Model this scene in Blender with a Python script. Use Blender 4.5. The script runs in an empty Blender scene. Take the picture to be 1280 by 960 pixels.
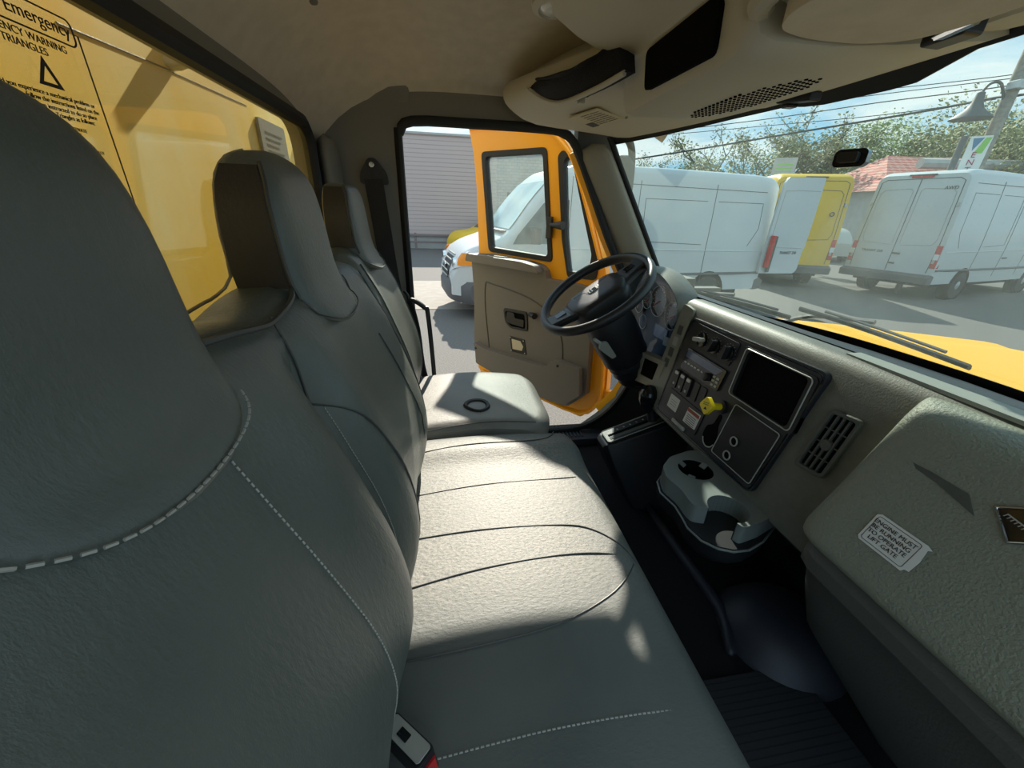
import bpy, bmesh, math, random
import numpy as np
from mathutils import Vector, Matrix, noise
random.seed(7)
C = bpy.context.scene.collection
# ------------------------------------------------------------------ camera (phone ultra-wide held at the open passenger door)
FPX = 478.0
def _n(v): return v / np.linalg.norm(v)
_Y = _n(np.array([-84., 220., -FPX])); _D = np.array([-35., -1030., -FPX])
_Z = -_n(_D - _D.dot(_Y) * _Y); _X = np.cross(_Y, _Z)
CM = np.array([_X, _Y, _Z])
def ray(px, py): return CM @ np.array([px - 640., 480. - py, -FPX])
def RP(px, py, ax, val):
    """point where a sight line meets the plane x/y/z = val"""
    r = ray(px, py); k = 'xyz'.index(ax); return Vector(r * (val / r[k]))
def RD(px, py, d):
    """point at horizontal distance d"""
    r = ray(px, py); return Vector(r * (d / math.hypot(r[0], r[1])))
cam = bpy.data.cameras.new('camera'); cam.sensor_width = 36; cam.lens = FPX / 1280 * 36; cam.clip_start = 0.01; cam.clip_end = 500
co = bpy.data.objects.new('camera', cam); C.objects.link(co)
co.matrix_world = Matrix([list(CM[i]) + [0] for i in range(3)] + [[0, 0, 0, 1]])
bpy.context.scene.camera = co
G = -1.8          # ground level of the lot (the lens is the origin)

# ------------------------------------------------------------------ materials
def mat(name, col, rough=.5, metal=0, bump=0, bscale=200, col2=None, nscale=8, spec=.5, coat=0, detail=4, lo=.35, hi=.65, bdist=.002, aniso=None, sheen=0):
    m = bpy.data.materials.new(name); m.use_nodes = True; nt = m.node_tree; b = nt.nodes['Principled BSDF']
    b.inputs['Base Color'].default_value = (*col, 1); b.inputs['Roughness'].default_value = rough
    b.inputs['Metallic'].default_value = metal; b.inputs['Specular IOR Level'].default_value = spec
    b.inputs['Coat Weight'].default_value = coat
    tc = nt.nodes.new('ShaderNodeTexCoord')
    if col2:
        n = nt.nodes.new('ShaderNodeTexNoise'); n.inputs['Scale'].default_value = nscale; n.inputs['Detail'].default_value = detail
        r = nt.nodes.new('ShaderNodeValToRGB'); r.color_ramp.elements[0].position = lo; r.color_ramp.elements[1].position = hi
        r.color_ramp.elements[0].color = (*col, 1); r.color_ramp.elements[1].color = (*col2, 1)
        if aniso:
            mp = nt.nodes.new('ShaderNodeMapping'); mp.inputs['Scale'].default_value = aniso
            nt.links.new(tc.outputs['Object'], mp.inputs[0]); nt.links.new(mp.outputs[0], n.inputs['Vector'])
        else: nt.links.new(tc.outputs['Object'], n.inputs['Vector'])
        nt.links.new(n.outputs['Fac'], r.inputs[0]); nt.links.new(r.outputs[0], b.inputs['Base Color'])
    if bump:
        n = nt.nodes.new('ShaderNodeTexNoise'); n.inputs['Scale'].default_value = bscale; n.inputs['Detail'].default_value = 3
        bp = nt.nodes.new('ShaderNodeBump'); bp.inputs['Strength'].default_value = bump; bp.inputs['Distance'].default_value = bdist
        nt.links.new(tc.outputs['Object'], n.inputs['Vector']); nt.links.new(n.outputs['Fac'], bp.inputs['Height']); nt.links.new(bp.outputs[0], b.inputs['Normal'])
    return m
def leather(name, col, col2, rough, sunlit_wear=False):
    m = mat(name, col, rough, col2=col2, nscale=5, spec=.55)
    nt = m.node_tree; b = nt.nodes['Principled BSDF']; tc = nt.nodes.new('ShaderNodeTexCoord')
    v = nt.nodes.new('ShaderNodeTexVoronoi'); v.inputs['Scale'].default_value = 520; v.feature = 'DISTANCE_TO_EDGE'
    n = nt.nodes.new('ShaderNodeTexNoise'); n.inputs['Scale'].default_value = 95; n.inputs['Detail'].default_value = 5; n.inputs['Roughness'].default_value = .65
    mp = nt.nodes.new('ShaderNodeMapping'); mp.inputs['Scale'].default_value = (1, 1.8, .8)
    nt.links.new(tc.outputs['Object'], v.inputs['Vector']); nt.links.new(tc.outputs['Object'], mp.inputs[0]); nt.links.new(mp.outputs[0], n.inputs['Vector'])
    if sunlit_wear:      # scuffed speckle; sunlight across the middle of the bench painted into the colour
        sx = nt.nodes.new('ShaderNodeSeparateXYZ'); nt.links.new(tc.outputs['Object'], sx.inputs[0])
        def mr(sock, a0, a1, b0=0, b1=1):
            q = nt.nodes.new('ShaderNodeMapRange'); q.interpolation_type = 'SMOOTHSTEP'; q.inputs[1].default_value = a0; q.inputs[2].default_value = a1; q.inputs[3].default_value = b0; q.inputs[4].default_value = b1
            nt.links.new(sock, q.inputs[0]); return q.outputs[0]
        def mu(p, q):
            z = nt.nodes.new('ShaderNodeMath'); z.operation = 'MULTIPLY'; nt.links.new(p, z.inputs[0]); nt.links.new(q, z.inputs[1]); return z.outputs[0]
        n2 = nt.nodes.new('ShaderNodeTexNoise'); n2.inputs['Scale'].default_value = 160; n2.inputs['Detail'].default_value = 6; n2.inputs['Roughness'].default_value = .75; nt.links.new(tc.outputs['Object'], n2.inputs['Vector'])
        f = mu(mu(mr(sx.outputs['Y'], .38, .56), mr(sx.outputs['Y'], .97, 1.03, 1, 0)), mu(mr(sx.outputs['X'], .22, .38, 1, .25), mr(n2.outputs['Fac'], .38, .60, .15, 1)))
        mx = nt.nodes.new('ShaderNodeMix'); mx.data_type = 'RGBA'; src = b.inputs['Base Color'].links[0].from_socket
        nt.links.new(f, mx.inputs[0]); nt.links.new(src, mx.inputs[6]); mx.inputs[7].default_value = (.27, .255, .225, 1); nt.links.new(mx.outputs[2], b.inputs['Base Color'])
    b1 = nt.nodes.new('ShaderNodeBump'); b1.inputs['Strength'].default_value = .25; b1.inputs['Distance'].default_value = .0006
    b2 = nt.nodes.new('ShaderNodeBump'); b2.inputs['Strength'].default_value = .3; b2.inputs['Distance'].default_value = .0042
    nt.links.new(v.outputs['Distance'], b1.inputs['Height']); nt.links.new(n.outputs['Fac'], b2.inputs['Height'])
    nt.links.new(b1.outputs[0], b2.inputs['Normal']); nt.links.new(b2.outputs[0], b.inputs['Normal'])
    return m
def glass(name, tint=(1, 1, 1), dust=.04, gloss=.06, dcol=(.8, .82, .78), dscale=3, dust2=0):
    """thin window pane: clear, a little reflection and a film of dust"""
    m = bpy.data.materials.new(name); m.use_nodes = True; nt = m.node_tree; nt.nodes.clear()
    o = nt.nodes.new('ShaderNodeOutputMaterial'); t = nt.nodes.new('ShaderNodeBsdfTransparent'); t.inputs[0].default_value = (*tint, 1)
    g = nt.nodes.new('ShaderNodeBsdfGlossy'); g.inputs['Roughness'].default_value = .03
    d = nt.nodes.new('ShaderNodeBsdfDiffuse'); d.inputs[0].default_value = (*dcol, 1)
    tr = nt.nodes.new('ShaderNodeBsdfTranslucent'); tr.inputs[0].default_value = (*dcol, 1)
    dd = nt.nodes.new('ShaderNodeMixShader'); dd.inputs[0].default_value = .6
    nt.links.new(d.outputs[0], dd.inputs[1]); nt.links.new(tr.outputs[0], dd.inputs[2])
    fr = nt.nodes.new('ShaderNodeLayerWeight'); fr.inputs[0].default_value = .25
    mu = nt.nodes.new('ShaderNodeMath'); mu.operation = 'MULTIPLY'; mu.inputs[1].default_value = gloss * 4
    nt.links.new(fr.outputs['Fresnel'], mu.inputs[0])
    m1 = nt.nodes.new('ShaderNodeMixShader'); nt.links.new(mu.outputs[0], m1.inputs[0]); nt.links.new(t.outputs[0], m1.inputs[1]); nt.links.new(g.outputs[0], m1.inputs[2])
    n = nt.nodes.new('ShaderNodeTexNoise'); n.inputs['Scale'].default_value = dscale; n.inputs['Detail'].default_value = 6; n.inputs['Roughness'].default_value = .7
    tc = nt.nodes.new('ShaderNodeTexCoord'); nt.links.new(tc.outputs['Object'], n.inputs['Vector'])
    mr = nt.nodes.new('ShaderNodeMapRange'); mr.inputs['From Min'].default_value = .35; mr.inputs['From Max'].default_value = .75
    mr.inputs['To Min'].default_value = dust * .5; mr.inputs['To Max'].default_value = dust * 1.7
    nt.links.new(n.outputs['Fac'], mr.inputs[0])
    last = mr.outputs[0]
    if dust2:                                     # fine specks
        v = nt.nodes.new('ShaderNodeTexVoronoi'); v.inputs['Scale'].default_value = 90
        nt.links.new(tc.outputs['Object'], v.inputs['Vector'])
        m3 = nt.nodes.new('ShaderNodeMapRange'); m3.inputs['From Min'].default_value = .05; m3.inputs['From Max'].default_value = .2; m3.inputs['To Min'].default_value = dust2; m3.inputs['To Max'].default_value = 0
        nt.links.new(v.outputs['Distance'], m3.inputs[0]); ad = nt.nodes.new('ShaderNodeMath'); ad.operation = 'ADD'
        nt.links.new(last, ad.inputs[0]); nt.links.new(m3.outputs[0], ad.inputs[1]); last = ad.outputs[0]
    m2 = nt.nodes.new('ShaderNodeMixShader'); nt.links.new(last, m2.inputs[0]); nt.links.new(m1.outputs[0], m2.inputs[1]); nt.links.new(dd.outputs[0], m2.inputs[2])
    nt.links.new(m2.outputs[0], o.inputs[0]); return m
def emis(name, col, s):
    m = mat(name, col, .4); b = m.node_tree.nodes['Principled BSDF']; b.inputs['Emission Color'].default_value = (*col, 1); b.inputs['Emission Strength'].default_value = s; return m

M = dict(
 leather=leather('seat_leather', (.090, .106, .094), (.125, .138, .123), .38),
 worn=leather('worn_seat_leather', (.19, .18, .165), (.26, .25, .225), .5),
 cushion=leather('bench_cushion_leather', (.105, .118, .110), (.138, .148, .138), .52, sunlit_wear=True),
 side=leather('seat_side_leather', (.03, .026, .022), (.045, .04, .035), .4),
 piping=mat('seam_piping', (.055, .058, .055), .45),
 stitch=mat('seam_thread', (.42, .42, .38), .8),
 fuzz=mat('frayed_backing', (.45, .38, .25), 1, bump=1, bscale=600),
 black=mat('black_plastic', (.014, .015, .018), .42, bump=.15, bscale=900),
 gloss=mat('gloss_black_plastic', (.008, .009, .011), .12),
 rubber=mat('black_rubber', (.012, .012, .012), .6),
 navy=mat('panel_black', (.020, .022, .030), .38, bump=.1, bscale=1200),
 dash=mat('grey_dash_vinyl', (.135, .14, .12), .5, bump=.5, bscale=330, col2=(.155, .16, .138), nscale=60, bdist=.001),
 glove=mat('grained_glove_vinyl', (.235, .25, .20), .5, bump=.9, bscale=240, bdist=.0028),
 dashpad=mat('grey_dash_pad', (.27, .285, .25), .5, bump=.4, bscale=330, bdist=.001),
 lower=mat('dark_lower_vinyl', (.085, .09, .08), .6, bump=.5, bscale=260),
 head=mat('headliner_felt', (.68, .60, .49), .95, col2=(.74, .655, .535), nscale=25, bump=.3, bscale=500),
 cons=mat('overhead_plastic', (.58, .54, .44), .6, bump=.2, bscale=500),
 pillar=mat('pillar_plastic', (.34, .325, .27), .55, bump=.3, bscale=500),
 bpil=mat('rear_side_plastic', (.22, .205, .175), .6, bump=.3, bscale=500),
 doortrim=mat('door_trim_plastic', (.165, .152, .135), .5, bump=.2, bscale=500),
 yellow=mat('truck_yellow_paint', (.92, .40, .002), .35, coat=.15),
 boxy=mat('dusty_box_yellow', (.98, .64, .05), .5, col2=(.95, .78, .32), nscale=2.2, detail=8, aniso=(1, 2.5, .7)),
 hood=mat('hood_yellow', (.86, .44, .004), .5),
 vy=mat('van_yellow', (.78, .48, .02), .4),
 white=mat('van_white', (.53, .56, .57), .35, coat=.2),
 grey=mat('bumper_grey', (.10, .10, .105), .6),
 dkglass=mat('dark_vehicle_glass', (.05, .08, .085), .08),
 ltglass=mat('sky_vehicle_glass', (.18, .30, .36), .06, spec=1, col2=(.45, .6, .62), nscale=1.2),
 tyre=mat('tyre', (.02, .02, .02), .8), rim=mat('silver_wheel', (.45, .46, .47), .4, metal=.6),
 red=mat('red_lens', (.55, .03, .03), .2), orange=mat('orange_lens', (.85, .30, .03), .2), clear=mat('clear_lens', (.7, .72, .75), .1),
 chrome=mat('chrome', (.8, .8, .8), .12, metal=1), steel=mat('dull_steel', (.5, .5, .48), .35, metal=1),
 carpet=mat('black_carpet', (.010, .010, .013), 1, bump=1, bscale=700, bdist=.006), mat_=mat('rubber_floor_mat', (.03, .033, .045), .5, bump=.3, bscale=400),
 asphalt=mat('asphalt', (.09, .085, .08), .9, col2=(.17, .16, .15), nscale=60, detail=8, bump=.4, bscale=80),
 lit_concrete=mat('sunlit_concrete', (.27, .245, .215), .9, col2=(.32, .29, .26), nscale=5, detail=8),
 paper=mat('white_label_paper', (.75, .75, .72), .6), cream=mat('cream_label', (.62, .55, .38), .6), ink=mat('label_ink', (.02, .02, .02), .6),
 rust=mat('label_red_band', (.38, .07, .03), .6), tag=mat('yellow_knob_plastic', (.90, .70, .02), .35),
 belt=mat('seat_belt_webbing', (.016, .017, .02), .75, bump=.5, bscale=900),
 lens=mat('dome_lens', (.75, .75, .7), .15), cup=mat('cup_holder_plastic', (.20, .23, .225), .33),
 silver=mat('silver_plastic', (.42, .43, .40), .35), blue=mat('blue_display_film', (.10, .14, .24), .1),
 green=mat('leaf_green', (.10, .15, .035), .7, col2=(.20, .235, .06), nscale=1.5), olive=mat('leaf_olive', (.17, .19, .055), .7, col2=(.29, .28, .10), nscale=1.5),
 bright=mat('leaf_bright', (.15, .24, .04), .7, col2=(.27, .33, .07), nscale=1.2), bark=mat('bark', (.12, .10, .08), .9),
 wood=mat('weathered_pole_wood', (.22, .20, .17), .9, col2=(.32, .29, .25), nscale=10), cable=mat('black_cable', (.03, .03, .03), .6),
 roof=mat('red_roof_tiles', (.32, .06, .05), .7, col2=(.50, .22, .16), nscale=3),
 sheet=mat('permit_sheet', (.20, .20, .17), .6), wall=mat('grey_block_wall', (.42, .42, .40), .9, col2=(.48, .48, .46), nscale=3),
 rail=mat('guardrail_steel', (.22, .17, .16), .6), darkroom=mat('dark_cavity', (.006, .006, .006), .9, spec=.05), board=mat('gauge_board_grey', (.06, .08, .12), .7, spec=.2), purple=mat('sign_letters', (.35, .03, .12), .6),
 signblue=mat('sign_blue', (.06, .2, .35), .6), signgreen=mat('sign_green', (.25, .55, .1), .6),
)
M['wind'] = glass('windshield_glass', (.73, .83, .80), .085, .05, (.62, .74, .68), 2.2, .10)
M['rearglass'] = glass('rear_window_glass', (.98, .97, .9), .06, .05, (.85, .8, .55), 3, .05)
M['doorglass'] = glass('door_window_glass', (.90, .96, .95), .10, .07, (.75, .8, .76), 3, .15)
M['clearlens'] = glass('instrument_lens', (.9, .95, 1), .002, .02, (.7, .75, .8), 6)
def stripes(name, c1, c2, scale, axis='Z', bumpd=.02):
    m = mat(name, c1, .75); nt = m.node_tree; b = nt.nodes['Principled BSDF']
    w = nt.nodes.new('ShaderNodeTexWave'); w.bands_direction = axis; w.inputs['Scale'].default_value = scale; w.wave_profile = 'SAW'
    tc = nt.nodes.new('ShaderNodeTexCoord'); nt.links.new(tc.outputs['Object'], w.inputs['Vector'])
    r = nt.nodes.new('ShaderNodeValToRGB'); r.color_ramp.elements[0].color = (*c2, 1); r.color_ramp.elements[1].color = (*c1, 1); r.color_ramp.elements[1].position = .25
    nt.links.new(w.outputs['Fac'], r.inputs[0]); nt.links.new(r.outputs[0], b.inputs['Base Color'])
    bp = nt.nodes.new('ShaderNodeBump'); bp.inputs['Distance'].default_value = bumpd; nt.links.new(w.outputs['Fac'], bp.inputs['Height']); nt.links.new(bp.outputs[0], b.inputs['Normal'])
    return m
M['shutter'] = stripes('ribbed_shutter', (.58, .48, .45), (.40, .32, .30), 1.9)
M['ribmat'] = stripes('ribbed_rubber', (.02, .02, .024), (.006, .006, .007), 22, 'Y', .003)
def bricks(name, c1, c2, mortar, scale):
    m = mat(name, c1, .85); nt = m.node_tree; b = nt.nodes['Principled BSDF']; t = nt.nodes.new('ShaderNodeTexBrick')
    t.inputs['Color1'].default_value = (*c1, 1); t.inputs['Color2'].default_value = (*c2, 1); t.inputs['Mortar'].default_value = (*mortar, 1); t.inputs['Scale'].default_value = scale
    tc = nt.nodes.new('ShaderNodeTexCoord'); mp = nt.nodes.new('ShaderNodeMapping'); mp.inputs['Rotation'].default_value = (math.pi / 2, 0, 0)
    nt.links.new(tc.outputs['Object'], mp.inputs[0]); nt.links.new(mp.outputs[0], t.inputs['Vector']); nt.links.new(t.outputs[0], b.inputs['Base Color']); return m
M['brick'] = bricks('grey_brick_wall', (.36, .36, .34), (.44, .44, .42), (.26, .26, .25), 1.6)
M['tiles'] = bricks('roof_tile_rows', (.42, .10, .09), (.50, .17, .13), (.60, .45, .38), 1.6)
# heavily spotted mesh netting for the pocket
M['net'] = mat('pocket_netting', (.012, .013, .016), .8, bump=1, bscale=260, bdist=.01)

# ------------------------------------------------------------------ geometry helpers
W = {}
def link(name, me_or_none, parent=None, local=False, loc=None):
    o = bpy.data.objects.new(name, me_or_none); C.objects.link(o)
    if loc is not None: o.matrix_basis = loc
    if parent:
        o.parent = parent
        if not local: o.matrix_parent_inverse = W[parent].inverted(); W[o] = o.matrix_basis.copy()
        else: W[o] = W[parent] @ o.matrix_basis
    else: W[o] = o.matrix_basis.copy()
    return o
def thing(name, label, cat, loc=(0, 0, 0), rz=0, group=None):
    o = link(name, None, loc=Matrix.Translation(loc) @ Matrix.Rotation(rz, 4, 'Z')); o.empty_display_size = .05
    o['label'] = label; o['category'] = cat
    if group: o['group'] = group
    return o
def tag(o, label, cat, group=None, kind=None):
    o['label'] = label; o['category'] = cat
    if group: o['group'] = group
    if kind: o['kind'] = kind
    return o
def struct(o): o['kind'] = 'structure'; return o
def mk(name, geo, m, parent=None, local=False, smooth=True, bevel=0, sub=0, weld=False):
    v, f = geo
    me = bpy.data.meshes.new(name); me.from_pydata([tuple(p) for p in v], [], [tuple(q) for q in f])
    bm = bmesh.new(); bm.from_mesh(me)
    if weld: bmesh.ops.remove_doubles(bm, verts=bm.verts, dist=1e-5)
    bmesh.ops.recalc_face_normals(bm, faces=bm.faces); bm.to_mesh(me); bm.free()
    me.materials.append(M[m] if isinstance(m, str) else m)
    if smooth:
        for p in me.polygons: p.use_smooth = True
        if bevel or not sub:
            try: me.set_sharp_from_angle(angle=math.radians(40))
            except Exception: pass
    o = link(name, me, parent, local)
    if bevel:
        b = o.modifiers.new('b', 'BEVEL'); b.width = bevel; b.segments = 3; b.limit_method = 'ANGLE'; b.angle_limit = math.radians(35); b.harden_normals = True
    if sub:
        s = o.modifiers.new('s', 'SUBSURF'); s.levels = sub; s.render_levels = sub
    return o
def join(*gs):
    V, F = [], []
    for v, f in gs:
        k = len(V); V += [Vector(p) for p in v]; F += [tuple(i + k for i in q) for q in f]
    return V, F
def loft(rows, closed=True, caps=True):
    n = len(rows[0]); V = [Vector(p) for r in rows for p in r]; F = []
    for i in range(len(rows) - 1):
        for j in range(n if closed else n - 1):
            k = (j + 1) % n; F.append((i * n + j, i * n + k, (i + 1) * n + k, (i + 1) * n + j))
    if caps and closed: F.append(tuple(range(n))[::-1]); F.append(tuple((len(rows) - 1) * n + j for j in range(n)))
    return V, F
def grid(fn, us, vs): return loft([[fn(u, v) for v in vs] for u in us], closed=False, caps=False)
def lin(a, b, n): return [a + (b - a) * i / (n - 1) for i in range(n)]
def catmull(pts, n=6, closed=False):
    P = [Vector(p) for p in pts]; out = []; L = len(P)
    for i in range(L if closed else L - 1):
        if closed: a, b, c, d = P[i - 1], P[i], P[(i + 1) % L], P[(i + 2) % L]
        else: a, b, c, d = P[max(i - 1, 0)], P[i], P[i + 1], P[min(i + 2, L - 1)]
        for k in range(n):
            t = k / n; out.append(.5 * ((2 * b) + (c - a) * t + (2 * a - 5 * b + 4 * c - d) * t * t + (3 * b - a - 3 * c + d) * t ** 3))
    if not closed: out.append(P[-1])
    return out
def tube(pts, r, n=8, closed=False, smooth=0, flat=None):
    P = catmull(pts, smooth, closed) if smooth else [Vector(p) for p in pts]
    rows = []; L = len(P); up = None
    for i, p in enumerate(P):
        t = (P[(i + 1) % L] - P[i - 1]) if closed else (P[min(i + 1, L - 1)] - P[max(i - 1, 0)])
        t.normalize()
        if up is None:
            up = t.orthogonal().normalized() if flat is None else Vector(flat)
        up = (up - up.dot(t) * t).normalized(); s = t.cross(up)
        rr = r(i / (L - 1)) if callable(r) else r
        a, b = (rr, rr) if not isinstance(rr, tuple) else rr
        rows.append([p + up * (a * math.cos(2 * math.pi * k / n)) + s * (b * math.sin(2 * math.pi * k / n)) for k in range(n)])
    if closed: rows.append(rows[0])
    return loft(rows, True, not closed)
def box(c, s, ax=None):
    c = Vector(c); a = ax or (Vector((1, 0, 0)), Vector((0, 1, 0)), Vector((0, 0, 1)))
    V = [c + a[0] * (s[0] / 2 * i) + a[1] * (s[1] / 2 * j) + a[2] * (s[2] / 2 * k) for i in (-1, 1) for j in (-1, 1) for k in (-1, 1)]
    return V, [(0, 1, 3, 2), (4, 6, 7, 5), (0, 4, 5, 1), (2, 3, 7, 6), (0, 2, 6, 4), (1, 5, 7, 3)]
def frame(o, a, b):
    o = Vector(o); a = Vector(a).normalized(); b = Vector(b); b = (b - b.dot(a) * a).normalized(); return o, a, b, a.cross(b)
def prism(poly, fr, d0, d1, holes=()):
    """2-D polygon (with holes) in frame fr, extruded from d0 to d1 along its normal"""
    o, a, b, n = fr
    bm = bmesh.new(); E = []
    for lp in [poly] + list(holes):
        vs = [bm.verts.new((p[0], p[1], 0)) for p in lp]
        for i in range(len(vs)): E.append(bm.edges.new((vs[i], vs[(i + 1) % len(vs)])))
    bmesh.ops.triangle_fill(bm, use_beauty=True, use_dissolve=False, edges=E)
    bm.verts.index_update(); vv = [v.co.copy() for v in bm.verts]; ff = [[v.index for v in f.verts] for f in bm.faces]; bm.free()
    k = len(vv); V = [o + a * p.x + b * p.y + n * d0 for p in vv] + [o + a * p.x + b * p.y + n * d1 for p in vv]
    F = [tuple(f) for f in ff] + [tuple(i + k for i in f[::-1]) for f in ff]; s = 0
    for lp in [poly] + list(holes):
        L = len(lp)
        for i in range(L): j = (i + 1) % L; F.append((s + i, s + j, s + j + k, s + i + k))
        s += L
    return V, F
def rrect(x0, y0, x1, y1, r, n=5):
    P = []
    for cx, cy, a in ((x1 - r, y1 - r, 0), (x0 + r, y1 - r, 90), (x0 + r, y0 + r, 180), (x1 - r, y0 + r, 270)):
        for k in range(n + 1): t = math.radians(a + 90 * k / n); P.append((cx + r * math.cos(t), cy + r * math.sin(t)))
    return P
def roundpoly(P, r, n=4):
    out = []; L = len(P)
    for i in range(L):
        a, b, c = Vector(P[i - 1]), Vector(P[i]), Vector(P[(i + 1) % L]); u, w = (a - b), (c - b)
        d = min(r, u.length * .45, w.length * .45); p, q = b + u.normalized() * d, b + w.normalized() * d
        for k in range(n + 1):
            t = k / n; s = (1 - t) ** 2 * p + 2 * t * (1 - t) * b + t * t * q; out.append((s.x, s.y))
    return out
def circ(cx, cy, r, n=24, r2=None): return [(cx + r * math.cos(2 * math.pi * k / n), cy + (r2 or r) * math.sin(2 * math.pi * k / n)) for k in range(n)]
def lathe(prof, fr, n=24):
    o, a, b, ax = fr
    return loft([[o + ax * h + a * (r * math.cos(2 * math.pi * k / n)) + b * (r * math.sin(2 * math.pi * k / n)) for k in range(n)] for r, h in prof])
def text(s, c, right, up, size, m, parent, name='lettering', local=False, align='CENTER', width=None, ext=.0004, spacing=1):
    cu = bpy.data.curves.new(name, 'FONT'); cu.body = s; cu.size = size; cu.align_x = align; cu.align_y = 'CENTER'; cu.extrude = ext; cu.space_line = spacing
    cu.materials.append(M[m]); right = Vector(right).normalized(); up = Vector(up); up = (up - up.dot(right) * right).normalized(); n = right.cross(up)
    R = Matrix((right, up, n)).transposed().to_4x4(); sx = 1
    if width:
        bpy.context.view_layer.update()
        tmp = bpy.data.objects.new('t', cu); w = tmp.dimensions.x if tmp.dimensions.x else 0
        bpy.data.objects.remove(tmp)
        w = w or size * .55 * max(len(l) for l in s.split('\n'))
        sx = width / w
    tmp = bpy.data.objects.new('t', cu); C.objects.link(tmp); bpy.context.view_layer.update()
    me = bpy.data.meshes.new_from_object(tmp.evaluated_get(bpy.context.evaluated_depsgraph_get())); bpy.data.objects.remove(tmp)
    me.materials.clear(); me.materials.append(M[m]); me.transform(Matrix.Translation(Vector(c)) @ R @ Matrix.Diagonal((sx, 1, 1, 1)))
    return link(name, me, parent, local)
def interp(tab, x):
    if x <= tab[0][0]: return tab[0][1]
    for (a, p), (b, q) in zip(tab, tab[1:]):
        if x <= b:
            t = (x - a) / (b - a); return p + (q - p) * t
    return tab[-1][1]
def sm(tab, x):
    """smooth interpolation"""
    if x <= tab[0][0]: return tab[0][1]
    L = len(tab)
    for i in range(L - 1):
        a, p = tab[i]; b, q = tab[i + 1]
        if x <= b:
            t = (x - a) / (b - a); p0 = tab[max(i - 1, 0)]; q1 = tab[min(i + 2, L - 1)]
            m0 = (q - p0[1]) / (b - p0[0]) * (b - a); m1 = (q1[1] - p) / (q1[0] - a) * (b - a)
            return (2 * t ** 3 - 3 * t * t + 1) * p + (t ** 3 - 2 * t * t + t) * m0 + (-2 * t ** 3 + 3 * t * t) * q + (t ** 3 - t * t) * m1
    return tab[-1][1]
def V3(*a): return Vector(a)
# ================================================================== CAB SHELL
YC = .79
# headliner
def ceil_pt(x, y):
    ty = min(1, abs(y - YC) / .86); tx = min(1, abs(x - .25) / .68)
    z = .455 - .13 * ty ** 6 - .19 * max(0, (tx if x < .25 else tx * .9)) ** 5
    return V3(x, y, z)
us = lin(-.43, .86, 30); vs = lin(-.12, 1.66, 40)
g1 = grid(lambda u, v: ceil_pt(u, v), us, vs); g2 = grid(lambda u, v: ceil_pt(u, v) + V3(0, 0, .05), us, vs)
rim = [ceil_pt(u, vs[0]) for u in us] + [ceil_pt(us[-1], v) for v in vs] + [ceil_pt(u, vs[-1]) for u in us[::-1]] + [ceil_pt(us[0], v) for v in vs[::-1]]
struct(mk('ceiling', join(g1, g2, loft([rim, [p + V3(0, 0, .05) for p in rim]], True, False)), 'head'))
ceiling = bpy.data.objects['ceiling']
mk('headliner_clip', lathe([(.0, -.004), (.010, -.003), (.012, 0), (.012, .003)], frame(ceil_pt(-.27, 1.17) - V3(0, 0, .0), (1, 0, 0), (0, 1, 0))), 'bpil', ceiling)
# outer roof skin
struct(mk('trim_1', box((.2, .79, .535), (1.35, 1.9, .02)), 'yellow', bevel=.008))
# rear wall with the window hole
wy0, wy1, wz0, wz1 = .02, 1.475, -.42, .222
fr = frame((-.42, 0, 0), (0, 1, 0), (0, 0, 1))      # normal +x
hole = [(p[0], p[1]) for p in rrect(wy0, wz0, wy1, wz1, .07, 6)]
out = [(-.12, -1.05), (1.66, -1.05), (1.66, .34), (-.12, .34)]
struct(mk('wall_rear', prism(out, fr, -.04, 0, [hole]), 'bpil'))
wr = link('window_1', None); struct(wr)
mk('window_seal', tube([V3(-.408, p[0], p[1]) for p in rrect(wy0, wz0, wy1, wz1, .07, 6)], (.020, .020), 8, True), 'rubber', wr)
mk('pane', prism(rrect(wy0 + .005, wz0 + .005, wy1 - .005, wz1 - .005, .06, 6), frame((-.412, 0, 0), (0, 1, 0), (0, 0, 1)), -.002, .002), 'rearglass', wr, smooth=False)
# emergency notice printed on the rear window
XS = -.4085
em = link('window_decal', None); em['label'] = 'clear decal with black emergency triangle instructions on the rear window'; em['category'] = 'decal'
def gp(px, py): return RP(px, py, 'x', XS)
def gw(a, b): return (gp(*b) - gp(*a)).length
RT, UP = V3(0, 1, 0), V3(0, 0, 1)
tabp = catmull([gp(*q) for q in ((-60, -75), (35, -2), (78, 19), (88, 33), (93, 50), (89, 50), (0, 11), (-60, -18))], 3, True)
tz1, tz2 = gp(78, 19).z, gp(91, 50).z; ty = gp(92, 45).y
mk('border_line', join(tube([V3(XS, p[0], p[1]) for p in rrect(ty - .30, .1535, ty, .178, .007)], .0009, 5, True),
   tube([V3(XS, ty, .1665), V3(XS, ty + .006, .1665), V3(XS, ty + .006, -.40)], .0008, 5)), 'ink', em, smooth=False)
text('In an Emergency', V3(XS, ty - .005, .166), RT, UP, .0165, 'ink', em, 'heading', align='RIGHT', width=None, ext=.0003)
e = gp(79, 60)
text('EMERGENCY WARNING\nTRIANGLES', V3(XS, e.y - .048, .1415), RT, UP, .0095, 'ink', em, 'subheading', ext=.0003)
t1, t2 = gp(47, 65), gp(71, 100); tc_ = (t1.y + t2.y) / 2 - .01
mk('triangle_symbol', prism([(-.0145, -.0125), (.0145, -.0125), (0, .0145)], frame((XS, .575, .1175), (0, 1, 0), (0, 0, 1)), -.0003, .0003, [[(-.0085, -.009), (.0085, -.009), (0, .0065)]]), 'ink', em, smooth=False)
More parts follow.
